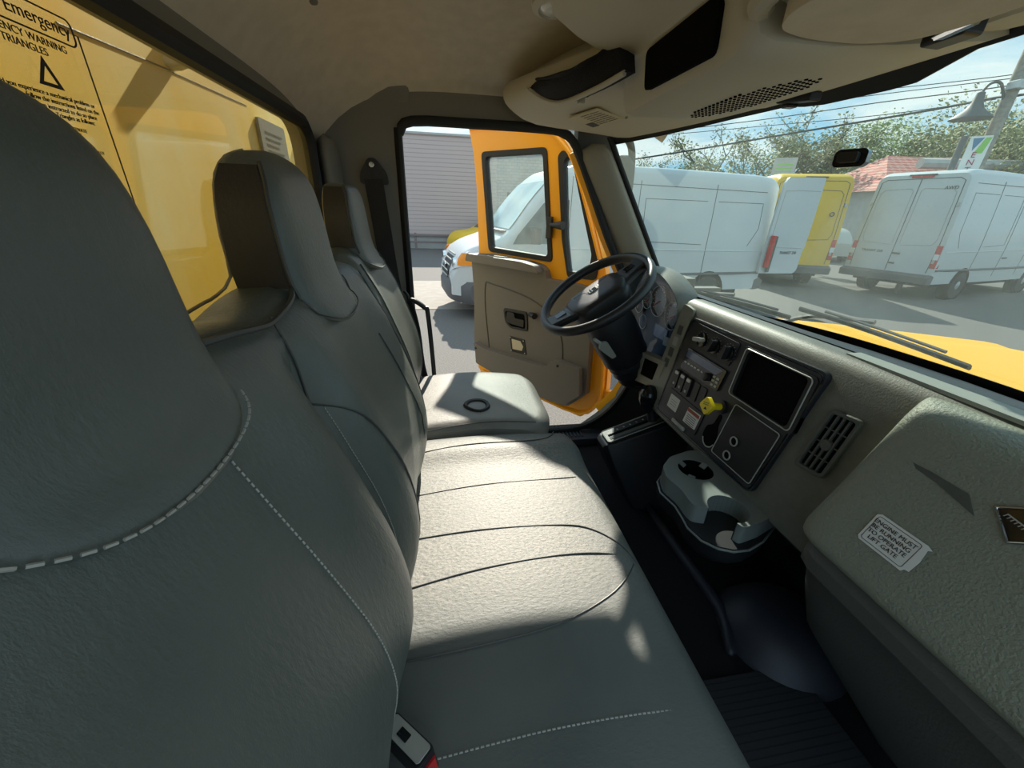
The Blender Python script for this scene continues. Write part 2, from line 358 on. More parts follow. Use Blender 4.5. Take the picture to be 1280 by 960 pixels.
text('Should you experience a mechanical problem or\nan emergency, follow the instructions listed on the\ndrivers visor. When instructed to do so place\nEmergency Warning Triangles as follows:', V3(XS, .565, .0885), RT, UP, .0062, 'ink', em, 'instruction_text', ext=.0003)
text('1. BEFORE LEAVING VEHICLE, ACTIVATE\nEMERGENCY FLASHING LIGHTS', V3(XS, .555, .066), RT, UP, .0050, 'ink', em, 'instruction_text', ext=.0003)
text('2. PLACE PIN INTO SLOT\nIN POSITION', V3(XS, .590, .046), RT, UP, .0045, 'ink', em, 'instruction_text', ext=.0003)

# driver-side rear corner panel (B pillar)
fy = frame((0, 1.62, 0), (1, 0, 0), (0, 0, 1))      # normal -y
struct(mk('wall_left', prism([(-.46, -1.05), (-.10, -1.05), (-.13, -.85), (-.145, -.3), (-.15, .20), (-.135, .262), (-.09, .285), (.46, .285), (.50, .36), (-.46, .36)], fy, -.06, .012), 'bpil'))
wl = bpy.data.objects['wall_left']
mk('corner_moulding', loft([[V3(-.425, 1.60 - .0, z), V3(-.40, 1.53, z), V3(-.375, 1.51 - .01 * k, z), V3(-.35, 1.55, z), V3(-.335, 1.615, z), V3(-.425, 1.63, z)] for k, z in enumerate((-1.04, -.6, -.2, .1, .22))]), 'bpil', wl, sub=1)
mk('upper_moulding', loft([[V3(x, 1.615, .30), V3(x, 1.60, .34), V3(x + .0, 1.57, .38 if x < -.2 else .36), V3(x, 1.64, .42), V3(x, 1.66, .3)] for x in (-.42, -.36, -.30, -.24, -.12, -.1)]), 'bpil', wl, sub=1)
# seal round the door opening
DO = [(-.150, -.98), (-.150, -.6), (-.150, .17), (-.142, .235), (-.10, .268), (.10, .272), (.36, .272), (.44, .262), (.49, .225), (.56, .10), (.66, -.09), (.78, -.29), (.87, -.44), (.90, -.56), (.88, -.72), (.82, -.86), (.73, -.955), (.60, -1.005), (.3, -1.01), (-.08, -1.01)]
struct(mk('trim_2', tube([V3(x, 1.605, z) for x, z in DO], (.013, .016), 8, True, smooth=3), 'rubber'))
struct(mk('wall_right', prism([(-.46, -1.08), (-.08, -1.08), (-.14, -.6), (-.14, .20), (-.09, .275), (.40, .275), (.50, .22), (.88, -.42), (.90, -.75), (.80, -1.0), (.70, -1.03), (-.08, -1.03), (-.46, -1.03)][:1] + [(-.46, .36), (1.0, .36), (1.25, -.35), (1.25, -1.05), (.70, -1.05), (.80, -.95), (.88, -.75), (.88, -.42), (.50, .22), (.40, .275), (-.09, .275), (-.14, .20), (-.14, -1.08)], frame((0, -.21, 0), (1, 0, 0), (0, 0, 1)), -.03, .03), 'bpil'))
# sill, front of the opening (cowl side) and footwell wall
sill = struct(mk('trim_3', join(box((.27, 1.60, -1.035), (.95, .15, .035)), *[box((.40 + .018 * k, 1.60, -1.014), (.007, .11, .008)) for k in range(14)]), 'mat_', bevel=.004))
kick = [(.50, .37), (.50, .215)] + [(x + .012, z) for x, z in DO[9:17]] + [(.62, -1.05), (1.25, -1.05), (1.25, -.3), (.95, -.3), (.62, .30)]
struct(mk('wall_cowl', prism(kick, fy, -.05, .0), 'lower'))
struct(mk('wall_front', join(box((1.30, .78, -.78), (.05, 1.78, .62))), 'lower'))
# far A pillar, lofted
rows = []
for t in lin(0, 1, 8):
    x = .515 + .395 * t; z = .235 + (-.40 - .235) * t; wd = .075 - .005 * t
    rows.append([V3(x - .035, 1.615, z - .01), V3(x - .03, 1.585, z - .01), V3(x + .02, 1.555, z), V3(x + wd * .7, 1.54, z + .01), V3(x + wd, 1.555, z + .02), V3(x + wd + .01, 1.60, z + .02), V3(x + wd, 1.66, z), V3(x, 1.67, z)])
struct(mk('trim_4', loft(rows), 'pillar', sub=1))
struct(mk('trim_5', tube([V3(.515 + .395 * t + .075 - .005 * t + .010, 1.562, .235 - .635 * t + .02) for t in lin(0, 1, 6)], .010, 8), 'rubber'))
# floor
struct(mk('floor', box((.38, .78, -1.085), (1.9, 1.84, .06)), 'carpet'))
# windshield: curved pane, black border, header
def ws(y, t):
    """t=0 top .. 1 bottom"""
    q = abs(y - YC) / .80; c = 1 - q ** 2.6 * 1.0
    xt = .60 + .275 * max(c, 0) ; xb = .96 + .36 * max(c, 0)
    zt = .235 + .03 * max(c, 0); zb = -.36 - .005 * max(c, 0)
    return V3(xt + (xb - xt) * t, y, zt + (zb - zt) * t)
wy = lin(.0, 1.57, 34)
wsg = struct(link('window_2', None))
mk('pane', grid(lambda u, v: ws(u, v), wy, lin(0, 1, 12)), 'wind', wsg)
def band(ys, t0, t1, off=.006, thick=.004):
    a = [[ws(y, t0(y)) - V3(off, 0, 0), ws(y, t1(y)) - V3(off, 0, 0), ws(y, t1(y)) - V3(off + thick, 0, 0), ws(y, t0(y)) - V3(off + thick, 0, 0)] for y in ys]
    return loft(a)
def frit(y): return interp([(.0, .003), (.68, .004), (.70, .012), (.735, .034), (.78, .040), (.98, .030), (1.04, .010), (1.2, .006), (1.57, .014)], y)
mk('tinted_border', join(band(wy + [], lambda y: -.02, frit, .004, .003), band(wy, lambda y: .965, lambda y: 1.03, .004, .003)), 'rubber', wsg)
mk('side_seal', tube([ws(1.57, t) - V3(.004, .004, 0) for t in lin(-.02, 1, 10)], .009, 8), 'rubber', wsg)
# little black bracket and the small glass-mounted sensor
br = thing('mirror_bracket', 'small black bracket at the top edge of the windshield under the speaker grille', 'bracket', RP(998, 122, 'z', .235))
p = V3(*W[br].translation)
mk('bracket_body', box(p, (.03, .075, .018), (V3(1, 0, 0), V3(-.25, 1, .1).normalized(), V3(0, 0, 1))), 'black', br, bevel=.004)
mk('bracket_clip', box(p + V3(.004, .024, -.008), (.026, .02, .012)), 'gloss', br, bevel=.003)
pc = RP(1064, 198, 'x', .915); sen = thing('windshield_sensor', 'small rounded black sensor housing stuck on the middle of the windshield', 'sensor', pc)
sr = ray(1064, 198); nx = V3(-.80, -.45, .15).normalized()
f_ = frame(pc, V3(.45, -.9, 0), (0, 0, 1))
mk('housing', prism(rrect(-.031, -.018, .031, .018, .011), f_, -.016, .010), 'gloss', sen, bevel=.003)
mk('painted_glint', prism(rrect(-.020, -.003, .010, .007, .002), f_, -.0195, -.0165), 'silver', sen, bevel=.001)  # pale patch painted as the highlight on the black housing
mk('mounting_pad', prism(rrect(-.018, -.010, .018, .010, .004), f_, .010, .03), 'black', sen)

# ================================================================== BENCH + SEATS
def xf(z): return sm([(-.80, -.15), (-.70, -.125), (-.62, -.098), (-.52, -.080), (-.42, -.090), (-.32, -.120), (-.22, -.156), (-.15, -.182), (-.12, -.198), (-.108, -.215)], z)
def latbump(y, centres, half):
    b = 0; d = min(abs(y - c) for c in centres) / half
    return .014 * math.exp(-((d - .68) / .22) ** 2) - .050 * max(0, (d - .78) / .22) ** 2
def back(name, y0, y1, centres, half, parent, zt=-.108, xo=0):
    ys = lin(y0, y1, int((y1 - y0) / .02) + 2); zs = lin(-.80, zt, 30)
    rows = []
    for y in ys:
        e = min(y - y0, y1 - y); er = max(0, 1 - e / .05) ** 2 * .05
        d = min(abs(y - c) for c in centres)
        dip = .012 * max(0, (d - .12) / (half - .12)) ** 2 * (1)
        ring = []
        for z in zs:
            lum = 1 if z > -.66 else 1
            b = latbump(y, centres, half) * min(1, max(0, (zt - .02 - z) / .10))
            ring.append(V3(xf(z) + b - er, y, z - dip * max(0, 1 - (zt - z) / .1) * 1.5 - er * .4 * max(0, 1 - (zt - z) / .1)))
        top = ring[-1].z
        ring += [V3(-.235, y, top + .006), V3(-.275, y, top + .004), V3(-.300, y, top - .02), V3(-.31, y, -.3), V3(-.27, y, -.80)]
        rows.append(ring)
    rows = [[p + V3(xo, 0, 0) for p in r] for r in rows]
    return mk(name, loft(rows), 'leather', parent)
def surf_x(y, z, centres, half, zt=-.108):
    b = latbump(y, centres, half) * min(1, max(0, (zt - .02 - z) / .10)); return xf(z) + b
CB_ = (.205, .70)
def headrest(parent, cy, hw=.150, top=.062, xo=0, uw=.985, ud=.6):
    """integral head restraint with a U-shaped tongue stitched on the backrest front"""
    rows = []
    #      z     half-width  front x  back x
    prof = [(-.200, .02, -.158, -.19), (-.192, .07, -.160, -.20), (-.175, .112, -.165, -.23), (-.15, .134, -.178, -.26), (-.125, .142, -.187, -.280), (-.09, .146, -.196, -.287), (-.04, .146, -.200, -.287), (.0, .138, -.204, -.287), (.03, .122, -.208, -.285), (.05, .096, -.218, -.280), (top, .058, -.232, -.268), (top + .003, .012, -.243, -.252)]
    prof = [(z if z > -.115 else -.115 + (z + .115) * (ud + .08), h, a + xo, b + xo) for z, h, a, b in prof]
    for z, h, a, b in prof:
        h *= hw / .148; n = 28; r = []; m_ = (a + b) / 2; d = (a - b) / 2
        for k in range(n):
            t = 2 * math.pi * k / n; c, s = math.cos(t), math.sin(t); e = .42 if c > 0 else .3
            r.append(V3(m_ + d * abs(c) ** e * (1 if c > 0 else -1), cy + h * abs(s) ** .55 * (1 if s > 0 else -1), z))
        rows.append(r)
    hr = mk('headrest', loft(rows), 'leather', parent, sub=1)
    # darker side gussets with piping
    for s in (-1,):
        def edge(z, off=0):
            h = sm([(q[0], q[1]) for q in prof], z) * hw / .148; a = sm([(q[0], q[2]) for q in prof], z)
            return V3(a - .012 + off, cy + s * (h * .985 + .001), z)
        pts = [edge(z) for z in lin(-.118, .045, 9)]
        mk('side_piping', tube(pts, .0028, 6, smooth=3), 'piping', hr)
        gus = [[edge(z) + V3(-.004, 0, 0), V3(sm([(q[0], q[3]) for q in prof], z) + .012, edge(z).y, z)] for z in lin(-.105, .042, 8)]
        V, F = loft([[a + V3(0, s * .0015, 0), b + V3(0, s * .0015, 0), b - V3(0, s * .006, 0), a - V3(0, s * .006, 0)] for a, b in gus])
        mk('side_gusset', (V, F), 'side', hr)
    # tongue seam
    U = []
    for t in lin(-1, 1, 25):
        ang = t * math.pi / 2; yy = cy + hw * uw * math.sin(ang); zz = -.115 - .084 * ud * math.cos(ang) ** .8 if abs(t) < 1 else -.120
        xs = xf(zz) + latbump(yy, CB_ if xo == 0 else (1.245,), .25) * min(1, max(0, (-.128 - zz) / .10)) + (-.04 if xo else 0)
        U.append(V3(max(xs, sm([(q[0], q[2]) for q in prof], zz) - .022 * abs(math.sin(ang)) ** 6) + .0012, yy, zz))
    return hr, U
def seam(parent, pts, m='piping', r=.0014, name='seam', sm_=4): return mk(name, tube(pts, r, 6, smooth=sm_), m, parent)
def dashes(parent, pts, r=.0011, step=.008, name='stitching'):
    P = catmull(pts, 10); gs = []; acc = 0; st = [P[0]]
    cur = 0; segs = []; L = 0; last = P[0]; on = True; segp = [P[0]]
    for p in P[1:]:
        d = (p - last).length
        while L + d >= step * (.65 if on else .35):
            need = step * (.65 if on else .35) - L; q = last.lerp(p, need / d) if d else p
            segp.append(q)
            if on: segs.append(list(segp))
            segp = [q]; on = not on; last = q; d = (p - last).length; L = 0
        L += d; last = p; segp.append(p)
    for s in segs:
        if len(s) > 1 and (s[-1] - s[0]).length > 1e-4: gs.append(tube([s[0], s[-1]], r, 5))
    return mk(name, join(*gs), 'stitch', parent) if gs else None

bench = thing('passenger_bench', 'two-place grey leather passenger bench nearest the lens', 'seat', (.1, .45, -1.05))
CB, HB = (.205, .70), .25
bb = back('backrest', -.06, .995, CB, HB, bench)
h1, U1 = headrest(bench, .238, .114, uw=.93); h2, U2 = headrest(bench, .672, .113)
dashes(h1, [p + V3(.001, 0, 0) for p in U1[:21]]); seam(h2, U2, 'piping', .0012)
def bs(y, z, o=.001): return V3(surf_x(y, z, CB, HB) + o, y, z)
# bolster seams and centre seams
dashes(bb, [bs(.272 + .015 * i / 9, z) for i, z in enumerate(lin(-.170, -.70, 10))], .0009, .006)
seam(bb, [bs(y, z, .0005) for y, z in ((.463, -.118), (.463, -.17), (.463, -.23), (.455, -.32), (.45, -.45), (.45, -.6), (.45, -.74))], 'piping', .0016)
seam(bb, [bs(y, z, .001) for y, z in ((.463, -.23), (.495, -.26), (.525, -.32), (.545, -.42), (.55, -.55), (.55, -.70))], 'piping', .0016)
dashes(bb, [bs(.47, z) for z in (-.24, -.3, -.4, -.5, -.6, -.72)], .0007, .005)
seam(bb, [bs(y, z, .001) for y, z in ((.80, -.24), (.815, -.35), (.83, -.5), (.83, -.7))], 'piping', .0016)
seam(bb, [bs(y, z, .001) for y, z in ((.90, -.13), (.90, -.25), (.895, -.4), (.89, -.55), (.89, -.72))], 'piping', .0016)
# piping along the shoulder between the head restraints
seam(bb, [V3(-.205, .34, -.109), V3(-.200, .38, -.113), V3(-.197, .42, -.119), V3(-.197, .453, -.123), V3(-.198, .50, -.119), V3(-.202, .54, -.113), V3(-.208, .562, -.106)], 'piping', .0035)
sh = [V3(-.30, y, -.112 - .010 * (1 - abs(y - .463) / .11)) for y in lin(.34, .56, 8)]
mk('frayed_edge', tube(sh + [V3(-.281, .567, -.09), V3(-.281, .569, -.04), V3(-.280, .576, .0), V3(-.278, .588, .03), V3(-.272, .612, .052), V3(-.262, .64, .062)], .0022, 6, smooth=2), 'fuzz', bb)

def ridge(y): return .013 * math.exp(-((y - .945) / .045) ** 2)
def cushion(name, parent, y0, y1, x0, x1_, top, m='leather', crown=.012, n=.02, lift=0, rc=0):
    ys = lin(y0, y1, int((y1 - y0) / n) + 2); rows = []
    for y in ys:
        e = min(y - y0, y1 - y); er = max(0, 1 - e / .035); er = er ** 2; x1 = x1_ - rc * max(0, 1 - e / .12) ** 2
        r = []
        for x in lin(x0, x1 - .05, 14):
            r.append(V3(x, y, top + (ridge(y) if rc == 0 else 0) + crown * math.sin(math.pi * (x - x0) / (x1 - x0)) - .022 * er + lift * ((x - x0) / (x1 - x0)) ** 2))
        zt = r[-1].z
        for k in range(1, 8):
            a = math.pi / 2 * k / 7; r.append(V3(x1 - .05 + .05 * math.sin(a) - .01 * er, y, zt - .05 * (1 - math.cos(a))))
        r += [V3(x1 - .005, y, top - .12), V3(x1 - .03, y, top - .16), V3(x0, y, top - .16)]
        rows.append(r)
    return mk(name, loft(rows), m, parent)
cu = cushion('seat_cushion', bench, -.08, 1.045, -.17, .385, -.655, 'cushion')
def cp(px, py, o=.0): 
    p = RP(px, py, 'z', -.645); x = p.x
    t = (x + .17) / .555
    z = -.655 + ridge(p.y) + .012 * math.sin(math.pi * min(max(t, 0), 1)) + .0008 + o
    if x > .335: a = math.asin(min(1, (x - .335) / .05)); z -= .05 * (1 - math.cos(a))
    return V3(x, p.y, z)
for L in (((500, 826), (600, 808), (700, 780), (760, 745), (785, 718), (793, 700)), ((500, 737), (600, 712), (700, 694), (760, 690), (795, 693)),
          ((507, 674), (600, 663), (700, 656), (740, 660), (775, 677), (797, 696)), ((508, 572), (580, 561), (650, 556), (675, 552), (688, 545), (692, 538))):
    seam(cu, [cp(*q) for q in L], 'piping', .0016)
seam(cu, [cp(*q) for q in ((508, 620), (600, 607), (690, 598), (720, 594))], 'piping', .0010)
dashes(cu, [cp(*q) for q in ((540, 950), (620, 930), (700, 911), (800, 892), (890, 878))], .0012, .007)
mk('seat_base', join(box((.11, .48, -.93), (.40, 1.05, .25))), 'black', bench, bevel=.01)
# driver's seat
drv = thing('driver_seat', 'single grey leather driver seat beside the open yellow door', 'seat', (.1, 1.28, -1.05))
bd = back('backrest', 1.03, 1.46, (1.245,), .22, drv, xo=-.04)
h3, U3 = headrest(drv, 1.24, .112, .050, -.030); seam(h3, U3, 'piping', .0012)
for yy in (1.09, 1.40): seam(bd, [V3(surf_x(yy, z, (1.245,), .22) - .039, yy, z) for z in lin(-.14, -.7, 8)], 'piping', .0018)
dc = cushion('seat_cushion', drv, 1.065, 1.52, -.17, .345, -.645, 'worn', .020, rc=.05)
def dp_(px, py):
    p = RP(px, py, 'z', -.632); t = (p.x + .17) / .515; return V3(p.x, p.y, -.645 + .016 * math.sin(math.pi * min(1, max(0, t))) + .001)
seam(dc, [dp_(*q) for q in ((530, 512), (580, 503), (620, 490), (645, 480))], 'piping', .0016)
seam(dc, [dp_(*q) for q in ((522, 540), (570, 533), (620, 528), (670, 526))], 'piping', .0016)
mk('belt_slot', tube([dp_(*q) + V3(0, 0, .002) for q in ((582, 509), (589, 514), (600, 516), (609, 512), (608, 506), (600, 503), (588, 504))], (.007, .010), 6, True, smooth=3), 'rubber', dc)
mk('belt_slot_hole', prism([(p.x, p.y) for p in (dp_(*q) for q in ((582, 509), (589, 514), (600, 516), (609, 512), (608, 506), (600, 503), (588, 504)))], (V3(0, 0, -.628), V3(1, 0, 0), V3(0, 1, 0), V3(0, 0, 1)), -.012, .002), 'darkroom', dc)
mk('seat_base', box((.09, 1.29, -.93), (.38, .40, .25)), 'black', drv, bevel=.01)

# seat belt, buckle, grab loop
sb = thing('seat_belt', 'black seat belt hanging from its anchor on the driver side rear pillar', 'seat belt', (-.245, 1.59, .12))
mk('webbing', tube([V3(-.243, 1.575, .085), V3(-.232, 1.57, -.05), V3(-.215, 1.56, -.25), V3(-.19, 1.55, -.45), V3(-.165, 1.545, -.66), V3(-.15, 1.54, -.78)], (.0025, .036), 6, smooth=4, flat=(0, 1, 0)), 'belt', sb)
mk('anchor_loop', prism(roundpoly([(-.046, -.036), (.050, -.036), (.046, .0), (.012, .045), (-.012, .045), (-.042, .0)], .012), frame((-.243, 1.588, .105), (1, 0, 0), (0, 0, 1)), -.004, .014), 'black', sb, bevel=.003)
mk('anchor_bolt', lathe([(.0, .010), (.008, .010), (.011, .006), (.011, 0)], frame((-.243, 1.572, .128), (1, 0, 0), (0, 0, 1))), 'chrome', sb)
mk('belt_guide', tube([V3(-.17, 1.555, -.30), V3(-.155, 1.55, -.32), V3(-.155, 1.55, -.36), V3(-.17, 1.555, -.38)], .006, 8, smooth=4), 'black', sb)
gh = thing('grab_bar', 'thin black bent metal bar standing beside the driver seat at the door opening', 'bar', (-.10, 1.56, -1.02))
mk('bar', tube([V3(-.155, 1.55, -.335), V3(-.135, 1.55, -.335), V3(-.095, 1.55, -.365), V3(-.083, 1.55, -.40), V3(-.072, 1.55, -.70), V3(-.072, 1.55, -1.04)], .0095, 8, smooth=4), 'black', gh)
mk('webbing_stub', tube([V3(-.150, 1.545, -.34), V3(-.13, 1.54, -.45), V3(-.12, 1.53, -.60), V3(-.10, 1.52, -.70)], (.006, .02), 6, smooth=3), 'belt', gh)
bk = thing('belt_buckle', 'black seat belt buckle tucked between the near backrest and cushion', 'buckle', RP(515, 930, 'z', -.60))
bp0, bp1 = RP(490, 908, 'z', -.615), RP(532, 950, 'z', -.600)
ax = (bp1 - bp0).normalized(); f_ = frame((bp0 + bp1) / 2, ax, V3(-ax.y, ax.x, 0)); hl = (bp1 - bp0).length / 2 + .004
mk('buckle_body', prism(rrect(-hl, -.013, hl, .013, .005), f_, -.024, .008), 'black', bk, bevel=.003)
mk('buckle_face', prism(rrect(-hl + .003, -.011, hl - .003, .011, .004), f_, .008, .0095), 'silver', bk)
mk('release_button', prism(rrect(hl - .004, -.010, hl + .003, .010, .003), f_, -.020, -.002), 'red', bk)
mk('press_mark', prism(rrect(-.014, -.005, .004, .005, .001), f_, .0095, .0102), 'gloss', bk)

# ================================================================== DASHBOARD
PX = lambda z: .765 + .12 * (z + .28)          # plane of the centre stack
dsh = thing('dashboard', 'grey vinyl dashboard running across the cab under the windshield', 'dashboard', (1.0, .8, -.64))
def prof(y):
    k = 1
    P = [(1.16, -.36), (1.0, -.30), (.88, -.262), (.83, -.250), (.800, -.248), (.782, -.256), (.770, -.275), (PX(-.33) + .001, -.33), (PX(-.45) + .001, -.45), (PX(-.55) + .001, -.55), (PX(-.63) + .001, -.63), (.722, -.645), (.735, -.66), (.86, -.66), (1.10, -.62), (1.2, -.45)]
    return P
ys_ = [-.09, -.05] + lin(0, 1.15, 20)
mk('dash_body', loft([[V3(x, y, z) for x, z in prof(y)] for y in ys_]), 'dash', dsh)
mk('defroster_panel', loft([[V3(.838, y, -.249), V3(.90, y, -.258), V3(1.04, y, -.30), V3(ws(y, 1).x - .03, y, -.362), V3(ws(y, 1).x - .03, y, -.40), V3(.85, y, -.30)] for y in lin(0.0, 1.50, 14)]), 'black', dsh)
mk('pad_strip', loft([[V3(.835 - .02 * t, .62 - .70 * t, -.2455), V3(.800 - .045 * t, .62 - .70 * t, -.2455), V3(.80 - .045 * t, .62 - .70 * t, -.252), V3(.835 - .02 * t, .62 - .7 * t, -.252)] for t in lin(0, 1, 6)]), 'dashpad', dsh)
# centre stack panel in (y, z) coordinates; frame: a=-y (to image right), b=up the panel
SB = V3(.12, 0, 1).normalized(); SF = frame((PX(0), 0, 0), (0, -1, 0), SB); kk = math.sqrt(1 + .12 ** 2)
SN = SF[3]
if SN.x > 0: SN = -SN
def sp(y, z): return (-y, z * kk)
def SP(poly, d0, d1, holes=()):                # d measured toward the cab (-x)
    s = -1 if SF[3].x > 0 else 1
    return prism([sp(*p) for p in poly], SF, s * d0, s * d1, [[sp(*p) for p in h] for h in holes])
def spt(y, z, d=0): return V3(PX(z), y, z) + SN * d
def tilt(P, sk=.0): return P
rr = lambda y0, z0, y1, z1, r=.008: [(a, b) for a, b in rrect(y0, z0, y1, z1, r)]
cs = thing('control_panel', 'black centre panel with climate knobs radio and screen opening in the dashboard', 'control panel', spt(.85, -.63))
DISP = rr(.632, -.428, .812, -.308, .012)
mk('face_plate', SP(roundpoly([(.598, -.283), (1.075, -.289), (1.107, -.632), (.642, -.622)], .022), -.004, .010, [rr(.612, -.436, .828, -.300, .010)]), 'navy', cs, bevel=.003)
mk('face_edge', tube([spt(y, z, .010) for y, z in roundpoly([(.604, -.289), (1.069, -.295), (1.100, -.626), (.647, -.617)], .02)], .0022, 6, True), 'gloss', cs)
mk('screen_bezel', SP(rr(.612, -.436, .828, -.300, .010), .0, .013, [DISP]), 'black', cs, bevel=.004)
mk('screen_pocket', SP(DISP, .0015, .0035), 'darkroom', cs)
mk('bezel_edge', tube([spt(y, z, .0132) for y, z in rr(.622, -.432, .822, -.305, .010)], .0016, 6, True), 'silver', cs)
# climate control
cl = mk('climate_panel', SP(roundpoly([(.846, -.302), (1.030, -.298), (1.036, -.366), (.858, -.370)], .006), .010, .013), 'black', cs, bevel=.0015)
for q, (y, rot) in enumerate(((.992, .2), (.932, 1.25), (.874, 1.5))):
    z = -.338; o = spt(y, z, .013)
    f_ = (o, V3(0, -1, 0), SB, SN)
    kn = mk('knob', join(lathe([(.021, 0), (.021, .004), (.017, .005)], f_, 28)), 'gloss', cl)
    ca, sa = math.cos(rot), math.sin(rot); a = V3(0, -ca, 0) + SB * sa
    mk('grip', prism(rrect(-.019, -.006, .019, .006, .005), frame(o + SN * .004, a, SN.cross(a)), 0, .016 if True else 0) if frame(o, a, SN.cross(a))[3].dot(SN) > 0 else prism(rrect(-.019, -.006, .019, .006, .005), frame(o + SN * .004, a, SN.cross(a)), -.016, 0), 'silver' if q == 0 else 'black', kn, bevel=.003)
    mk('dial_ticks', join(*[box(o + (V3(0, -math.cos(t), 0) + SB * math.sin(t)) * .026, (.0015, .0015, .0015)) for t in lin(-.6, 3.7, 12)]), 'silver', kn, smooth=False)
# radio
rd = mk('radio', SP(roundpoly([(.852, -.382), (1.036, -.378), (1.044, -.446), (.860, -.446)], .005), .010, .016), 'gloss', cs, bevel=.002)
mk('display', SP(roundpoly([(.862, -.386), (1.030, -.383), (1.033, -.405), (.885, -.407)], .003), .016, .0172), 'blue', rd)
for k in range(6): mk('button', SP(rr(1.020 - .017 * k, -.423, 1.030 - .017 * k, -.419, .001), .016, .018), 'paper', rd, smooth=False)
mk('tuning_knob', lathe([(.012, 0), (.012, .010), (.009, .012), (0, .012)], (spt(.912, -.424, .016), V3(0, -1, 0), SB, SN)), 'black', rd)
for y, z in ((.886, -.413), (.886, -.424), (.886, -.436), (.871, -.413), (.871, -.424), (.871, -.436)): mk('button', SP(rr(y - .005, z - .003, y + .005, z + .003, .001), .016, .018), 'silver', rd, smooth=False)
# rocker switches and blanks
for k, y in enumerate((1.045, 1.012, .979, .945, .912)):
    live = k < 3
    s = mk('rocker_switch', SP(rr(y - .013, -.516, y + .013, -.458, .004), .010, .019 if live else .013), 'black', cs, bevel=.003)
    if live:
        mk('lit_lens', SP(rr(y - .009, -.471, y + .009, -.461, .004), .019, .0205), 'paper', s); mk('switch_mark', SP(rr(y - .004, -.506, y + .004, -.498, .001), .019, .0198), 'silver', s)
# labels
lb = mk('label_panel', SP(roundpoly([(.875, -.528), (1.062, -.525), (1.068, -.600), (.882, -.603)], .004), .010, .0125), 'black', cs)
s1 = mk('printed_label', SP(roundpoly([(.992, -.540), (1.045, -.540), (1.048, -.586), (.995, -.586)], .003), .0125, .0132), 'paper', lb); s1['label'] = 'small white printed label'
s2 = mk('warning_label', SP(roundpoly([(.884, -.536), (.945, -.539), (.951, -.590), (.889, -.588)], .003), .0125, .0132), 'paper', lb); s2['label'] = 'white warning label with dark red heading band'
mk('lower_badge', join(SP(rr(.93, -.618, 1.0, -.606, .004), .010, .0145), *[SP(rr(.935 + .012 * k, -.616, .941 + .012 * k, -.608, .001), .0145, .016) for k in range(5)]), 'silver', cs, smooth=False)
mk('heading_band', SP(rr(.888, -.551, .945, -.541, .001), .0132, .0136), 'rust', s2, smooth=False)
mk('printed_lines', join(*[SP(rr(.897, -.560 - .0065 * k, .940, -.5580 - .0065 * k, .0004), .0132, .0136) for k in range(5)]), 'lower', s2, smooth=False)
mk('printed_lines', join(*[SP(rr(1.003, -.556 - .008 * k, 1.036, -.5550 - .008 * k, .0003), .0132, .0136) for k in range(3)]), 'lower', s1, smooth=False)
# lower right panel, sockets, slot
lp = mk('blank_panel', SP(roundpoly([(.636, -.448), (.785, -.446), (.80, -.602), (.652, -.600)], .008), .010, .0125), 'black', cs, bevel=.0015)
mk('panel_edge', tube([spt(y, z, .0125) for y, z in roundpoly([(.636, -.448), (.785, -.446), (.80, -.602), (.652, -.600)], .008)], .0014, 6, True), 'silver', cs)
for y, z in ((.741, -.533), (.744, -.578)):
    so = mk('power_socket', lathe([(.0115, 0), (.0135, .003), (.0125, .005), (.0105, .005), (.0095, -.004)], (spt(y, z, .0125), V3(0, -1, 0), SB, SN)), 'silver', cs)
    mk('socket_cap', lathe([(.0, .002), (.0098, .002), (.0098, -.002)], (spt(y, z, .0125), V3(0, -1, 0), SB, SN)), 'darkroom', so)
slot = [(.855, -.575), (.850, -.548), (.832, -.532), (.824, -.50), (.812, -.50), (.812, -.528), (.805, -.548), (.800, -.575), (.81, -.594), (.828, -.600), (.846, -.594)]
mk('key_slot', SP([(p.x, p.y) for p in catmull([V3(a, b, 0) for a, b in slot], 4, True)], .0085, .0108), 'darkroom', cs)
mk('slot_rim', tube([spt(y, z, .0115) for y, z in ((.850, -.584), (.842, -.597), (.828, -.603), (.812, -.597), (.803, -.584))], .0018, 6, smooth=4), 'silver', cs)
# yellow parking brake knob
kb = thing('brake_knob', 'bright yellow diamond-shaped parking brake knob below the screen opening', 'knob', spt(.83, -.478, .012))
mk('collar', lathe([(.019, 0), (.019, .006), (.013, .007)], (spt(.826, -.476, .010), V3(0, -1, 0), SB, SN)), 'black', kb)
mk('stem', lathe([(.0095, .004), (.010, .03), (.0085, .046)], (spt(.826, -.476, .010), V3(0, -1, 0), SB, SN)), 'tag', kb)
dc_ = spt(.826, -.476, .056); a = (V3(0, -1, 0) + SB * .25).normalized()
f_ = frame(dc_, a, SB)
kf = mk('knob_face', prism(roundpoly([(-.027, 0), (0, -.027), (.027, 0), (0, .027)], .007), f_, -.006, .006), 'tag', kb, bevel=.002)
sgn = 1 if f_[3].dot(SN) > 0 else -1
mk('printed_mark', join(prism([(-.006, -.010), (.006, -.010), (0, -.002)], f_, sgn * .006, sgn * .0066), *[prism(rrect(-.010, .003 + .005 * k, .010, .0045 + .005 * k, .0005), f_, sgn * .006, sgn * .0066) for k in range(2)]), 'ink', kf, smooth=False)
